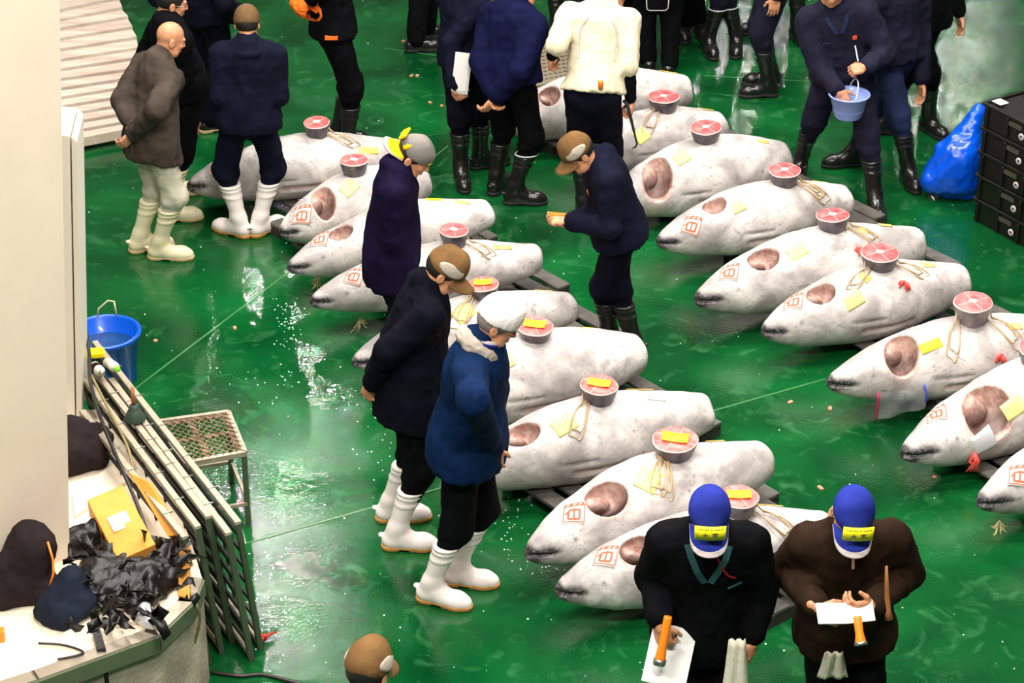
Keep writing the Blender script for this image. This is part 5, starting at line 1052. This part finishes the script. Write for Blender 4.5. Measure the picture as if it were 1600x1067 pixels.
cord('cable', [P(330, 1050, .01), P(375, 1056, .01), P(410, 1054, .01), P(460, 1066, .01), P(520, 1080, .01)], .010, 'cable', 'black cable lying on the floor at the foot of the frames')
# parcels and bags on the counter
def carton(name, pts, z, thick, m, label):
    q = [P(a, b, z+(.0 if len(c) == 0 else c[0])) for a, b, *c in pts]; n_ = (q[1]-q[0]).cross(q[3]-q[0]).normalized(); n_ = n_ if n_.z > 0 else -n_; vs = q+[v-n_*thick for v in q]; mb = MB(); mb.add(vs, [(0, 1, 2, 3), (7, 6, 5, 4), (0, 4, 5, 1), (1, 5, 6, 2), (2, 6, 7, 3), (3, 7, 4, 0)]); o = mb.build(name, m, None, .004, 2); tag(o, label, 'box'); return o, q
o, q = carton('cardboard_box', [(136, 781, .10), (192, 757, .12), (243, 850, .06), (184, 876, .02)], CZ+.10, .11, 'card', 'orange cardboard box with a white sticker lying on the counter')
mb = MB(); c = q[0]*.27+q[1]*.23+q[2]*.25+q[3]*.25+Vector((0, 0, .004)); ux = (q[1]-q[0]).normalized(); uy = (q[3]-q[0]).normalized(); nn = ux.cross(uy); nn = nn if nn.z > 0 else -nn
c = c+nn*.003; mb.add([c-ux*.05-uy*.055, c+ux*.05-uy*.055, c+ux*.05+uy*.055, c-ux*.05+uy*.055], [(0, 1, 2, 3)]); so = mb.build('sticker', 'paper', o); 
mb = MB()
for k in range(5): mb.beam(c+nn*.001-ux*.035+uy*(-.035+.015*k), c+nn*.001+ux*(.02+.01*(k % 2))+uy*(-.035+.015*k), .003, .001, up=nn)
mb.build('printed_line', 'trim_grey', so)
carton('cardboard_sheet', [(200, 737, .12), (232, 752, .14), (283, 835, .06), (262, 838, .03)], CZ+.08, .03, 'card', 'orange cardboard flap standing behind the box')
carton('cardboard_piece', [(196, 872, .0), (250, 858, .02), (240, 905, -.02), (205, 900, -.04)], CZ+.07, .02, 'card_dark', 'torn brown cardboard below the orange box')
carton('cardboard_strip', [(280, 850, .1), (296, 852, .1), (296, 935, 0), (278, 930, 0)], CZ+.02, .03, 'card', 'narrow orange cardboard strip at the end of the counter')
carton('white_board', [(112, 770, .0), (210, 700, .0), (212, 742, .0), (116, 806, .0)], CZ+.02, .03, 'counter_top', 'cream board under the black cloth by the wall')
def blob(name, cx, cy, z, prims, m, label, cat, fold=.012, seed=1, h=.012):
    o0 = P(cx, cy, z); pts = [o0+Vector(q[0]) for q in prims]+[o0+Vector(q[1]) for q in prims]; r = max(max(q[2:]) for q in prims)+.05; f = Field([min(p_[i] for p_ in pts)-r for i in range(3)], [max(p_[i] for p_ in pts)+r for i in range(3)], h)
    for a, b, ra, rb in prims: f.cone(o0+Vector(a), o0+Vector(b), ra, rb, k=.04)
    f.folds(fold, seed, 1.2); f.folds(fold*.5, seed+3, 2.6); f.cut((0, 0, z-.0), (0, 0, -1), .003); V, Q = f.surf(); o = link(name, mesh(name, V-np.array(o0, np.float32), Q), None, m); o.location = o0; tag(o, label, cat); return o
cloth('coat_dark', (.022, .015, .016)); cloth('coat_navy', (.012, .016, .028))
o = blob('jacket', 45, 935, CZ, [((-.12, 0, .06), (.02, .06, .30), .11, .09), ((-.10, .02, .05), (.10, .0, .05), .09, .08), ((.0, .02, .1), (.05, .05, .26), .10, .10), ((-.16, -.06, .05), (-.05, -.02, .1), .07, .09)], 'coat_dark', 'dark jacket with orange piping heaped against the cream wall', 'jacket', .008, 2)
a = o.location; mb = MB(); mb.tube([Vector((.125, -.02, .34)), Vector((.15, -.06, .27)), Vector((.15, -.08, .20)), Vector((.13, -.1, .14))], .006, 6); mb.build('orange_piping', 'orange_plastic', o)
blob('bag', 95, 960, CZ, [((0, 0, .06), (.06, .05, .16), .09, .07), ((.02, -.06, .05), (.10, 0, .07), .07, .07), ((-.06, -.04, .04), (.02, -.08, .04), .06, .07)], 'coat_navy', 'dark navy bag next to the heaped jacket', 'bag', .009, 4)
blob('bag', 140, 735, CZ, [((-.12, .1, .1), (.05, .1, .12), .12, .07), ((-.1, .0, .08), (.03, .05, .06), .10, .07), ((-.12, .2, .1), (0, .18, .1), .10, .08)], 'coat_dark', 'dark cloth bundle between the wall and the steel frames', 'bundle', .010, 5)
blob('garbage_bag', 185, 940, CZ, [((-.14, 0, .04), (.14, .06, .05), .10, .09), ((-.10, .12, .05), (.16, .16, .05), .11, .08), ((-.13, .22, .04), (-.02, .2, .05), .09, .08), ((.1, -.04, .03), (.22, .16, .03), .07, .07)], 'plastic_black', 'crumpled black plastic bags heaped on the counter', 'bags', .017, 6, .01)
SV = []; rg = random.Random(11); hp = P(190, 930, CZ+.12)
for k in range(80):
    px, py = rg.uniform(112, 300), rg.uniform(838, 990)
    if py > 985-(px-118)*.2+10: continue
    q = P(px, py, CZ+rg.uniform(.03, .17)); u = Vector((rg.uniform(-1, 1), rg.uniform(-1, 1), rg.uniform(-.5, .8))).normalized(); w_ = u.orthogonal().normalized(); n_ = 5; l = rg.uniform(.06, .18); wd_ = rg.uniform(.010, .030); V = []
    for i in range(n_): c = q+u*l*(i/(n_-1)-.5)+Vector((0, 0, .02*math.sin(i*1.5+k))); ww = (w_*math.cos(i*.5)+u.cross(w_)*math.sin(i*.5))*wd_; V += [c-ww-q, c+ww-q]
    SV.append((V, q))
mb = MB(); mb.smooth = True
for V, q in SV: mb.add([v+q-hp for v in V], [(2*i, 2*i+1, 2*i+3, 2*i+2) for i in range(4)])
o = mb.build('plastic_strips', 'plastic_black'); o.location = hp; s_ = o.modifiers.new('thick', 'SOLIDIFY'); s_.thickness = .0015; tag(o, 'tangle of torn black plastic strips over the heap on the counter', 'strips', kind='stuff')
blob('garbage_bag', 272, 893, CZ, [((-.05, -.02, .03), (.02, .06, .04), .06, .06), ((-.14, .08, .04), (-.02, .1, .05), .06, .06)], 'plastic_black', 'small crumpled black bag at the counter corner under the orange strip', 'bag', .015, 16, .01)
blob('garbage_bag', 136, 862, CZ, [((-.06, .0, .05), (.04, .05, .08), .07, .06)], 'plastic_black', 'small black plastic bag between the orange box and the wall', 'bag', .014, 17, .01)
blob('clear_plastic_bag', 232, 975, CZ, [((-.03, .03, .02), (.03, -.03, .03), .035, .03), ((-.02, .06, .05), (0, 0, .03), .03, .03)], 'bag_clear', 'small crumpled clear bag at the front edge of the counter', 'bag', .006, 7, .007)
cord('black_strap', [P(60, 1005, CZ+.02), P(100, 1008, CZ+.015), P(130, 1020, CZ+.012), P(90, 1030, CZ+.012)], .006, 'cable', 'black strap lying on the counter below the bag')
mb = MB(); A = P(150, 1008, CZ+.02); mb.beam(A+Vector((-.02, .12, .01)), A+Vector((.03, -.03, .0)), .04, .004); q = A+Vector((.03, -.03, 0)); mb.beam(q, q-Vector((0, 0, .22)), .04, .004, up=(0, 1, 0)); o = mb.build('hanging_strap', 'plastic_black'); tag(o, 'flat black strap hanging over the steel edge of the counter', 'strap')
o = thingbox('orange_case', 0, 1000, CZ, (.05, .05, .06), (0, 0, .2), 'orange_plastic', 'small orange case at the left edge on the counter', 'case')
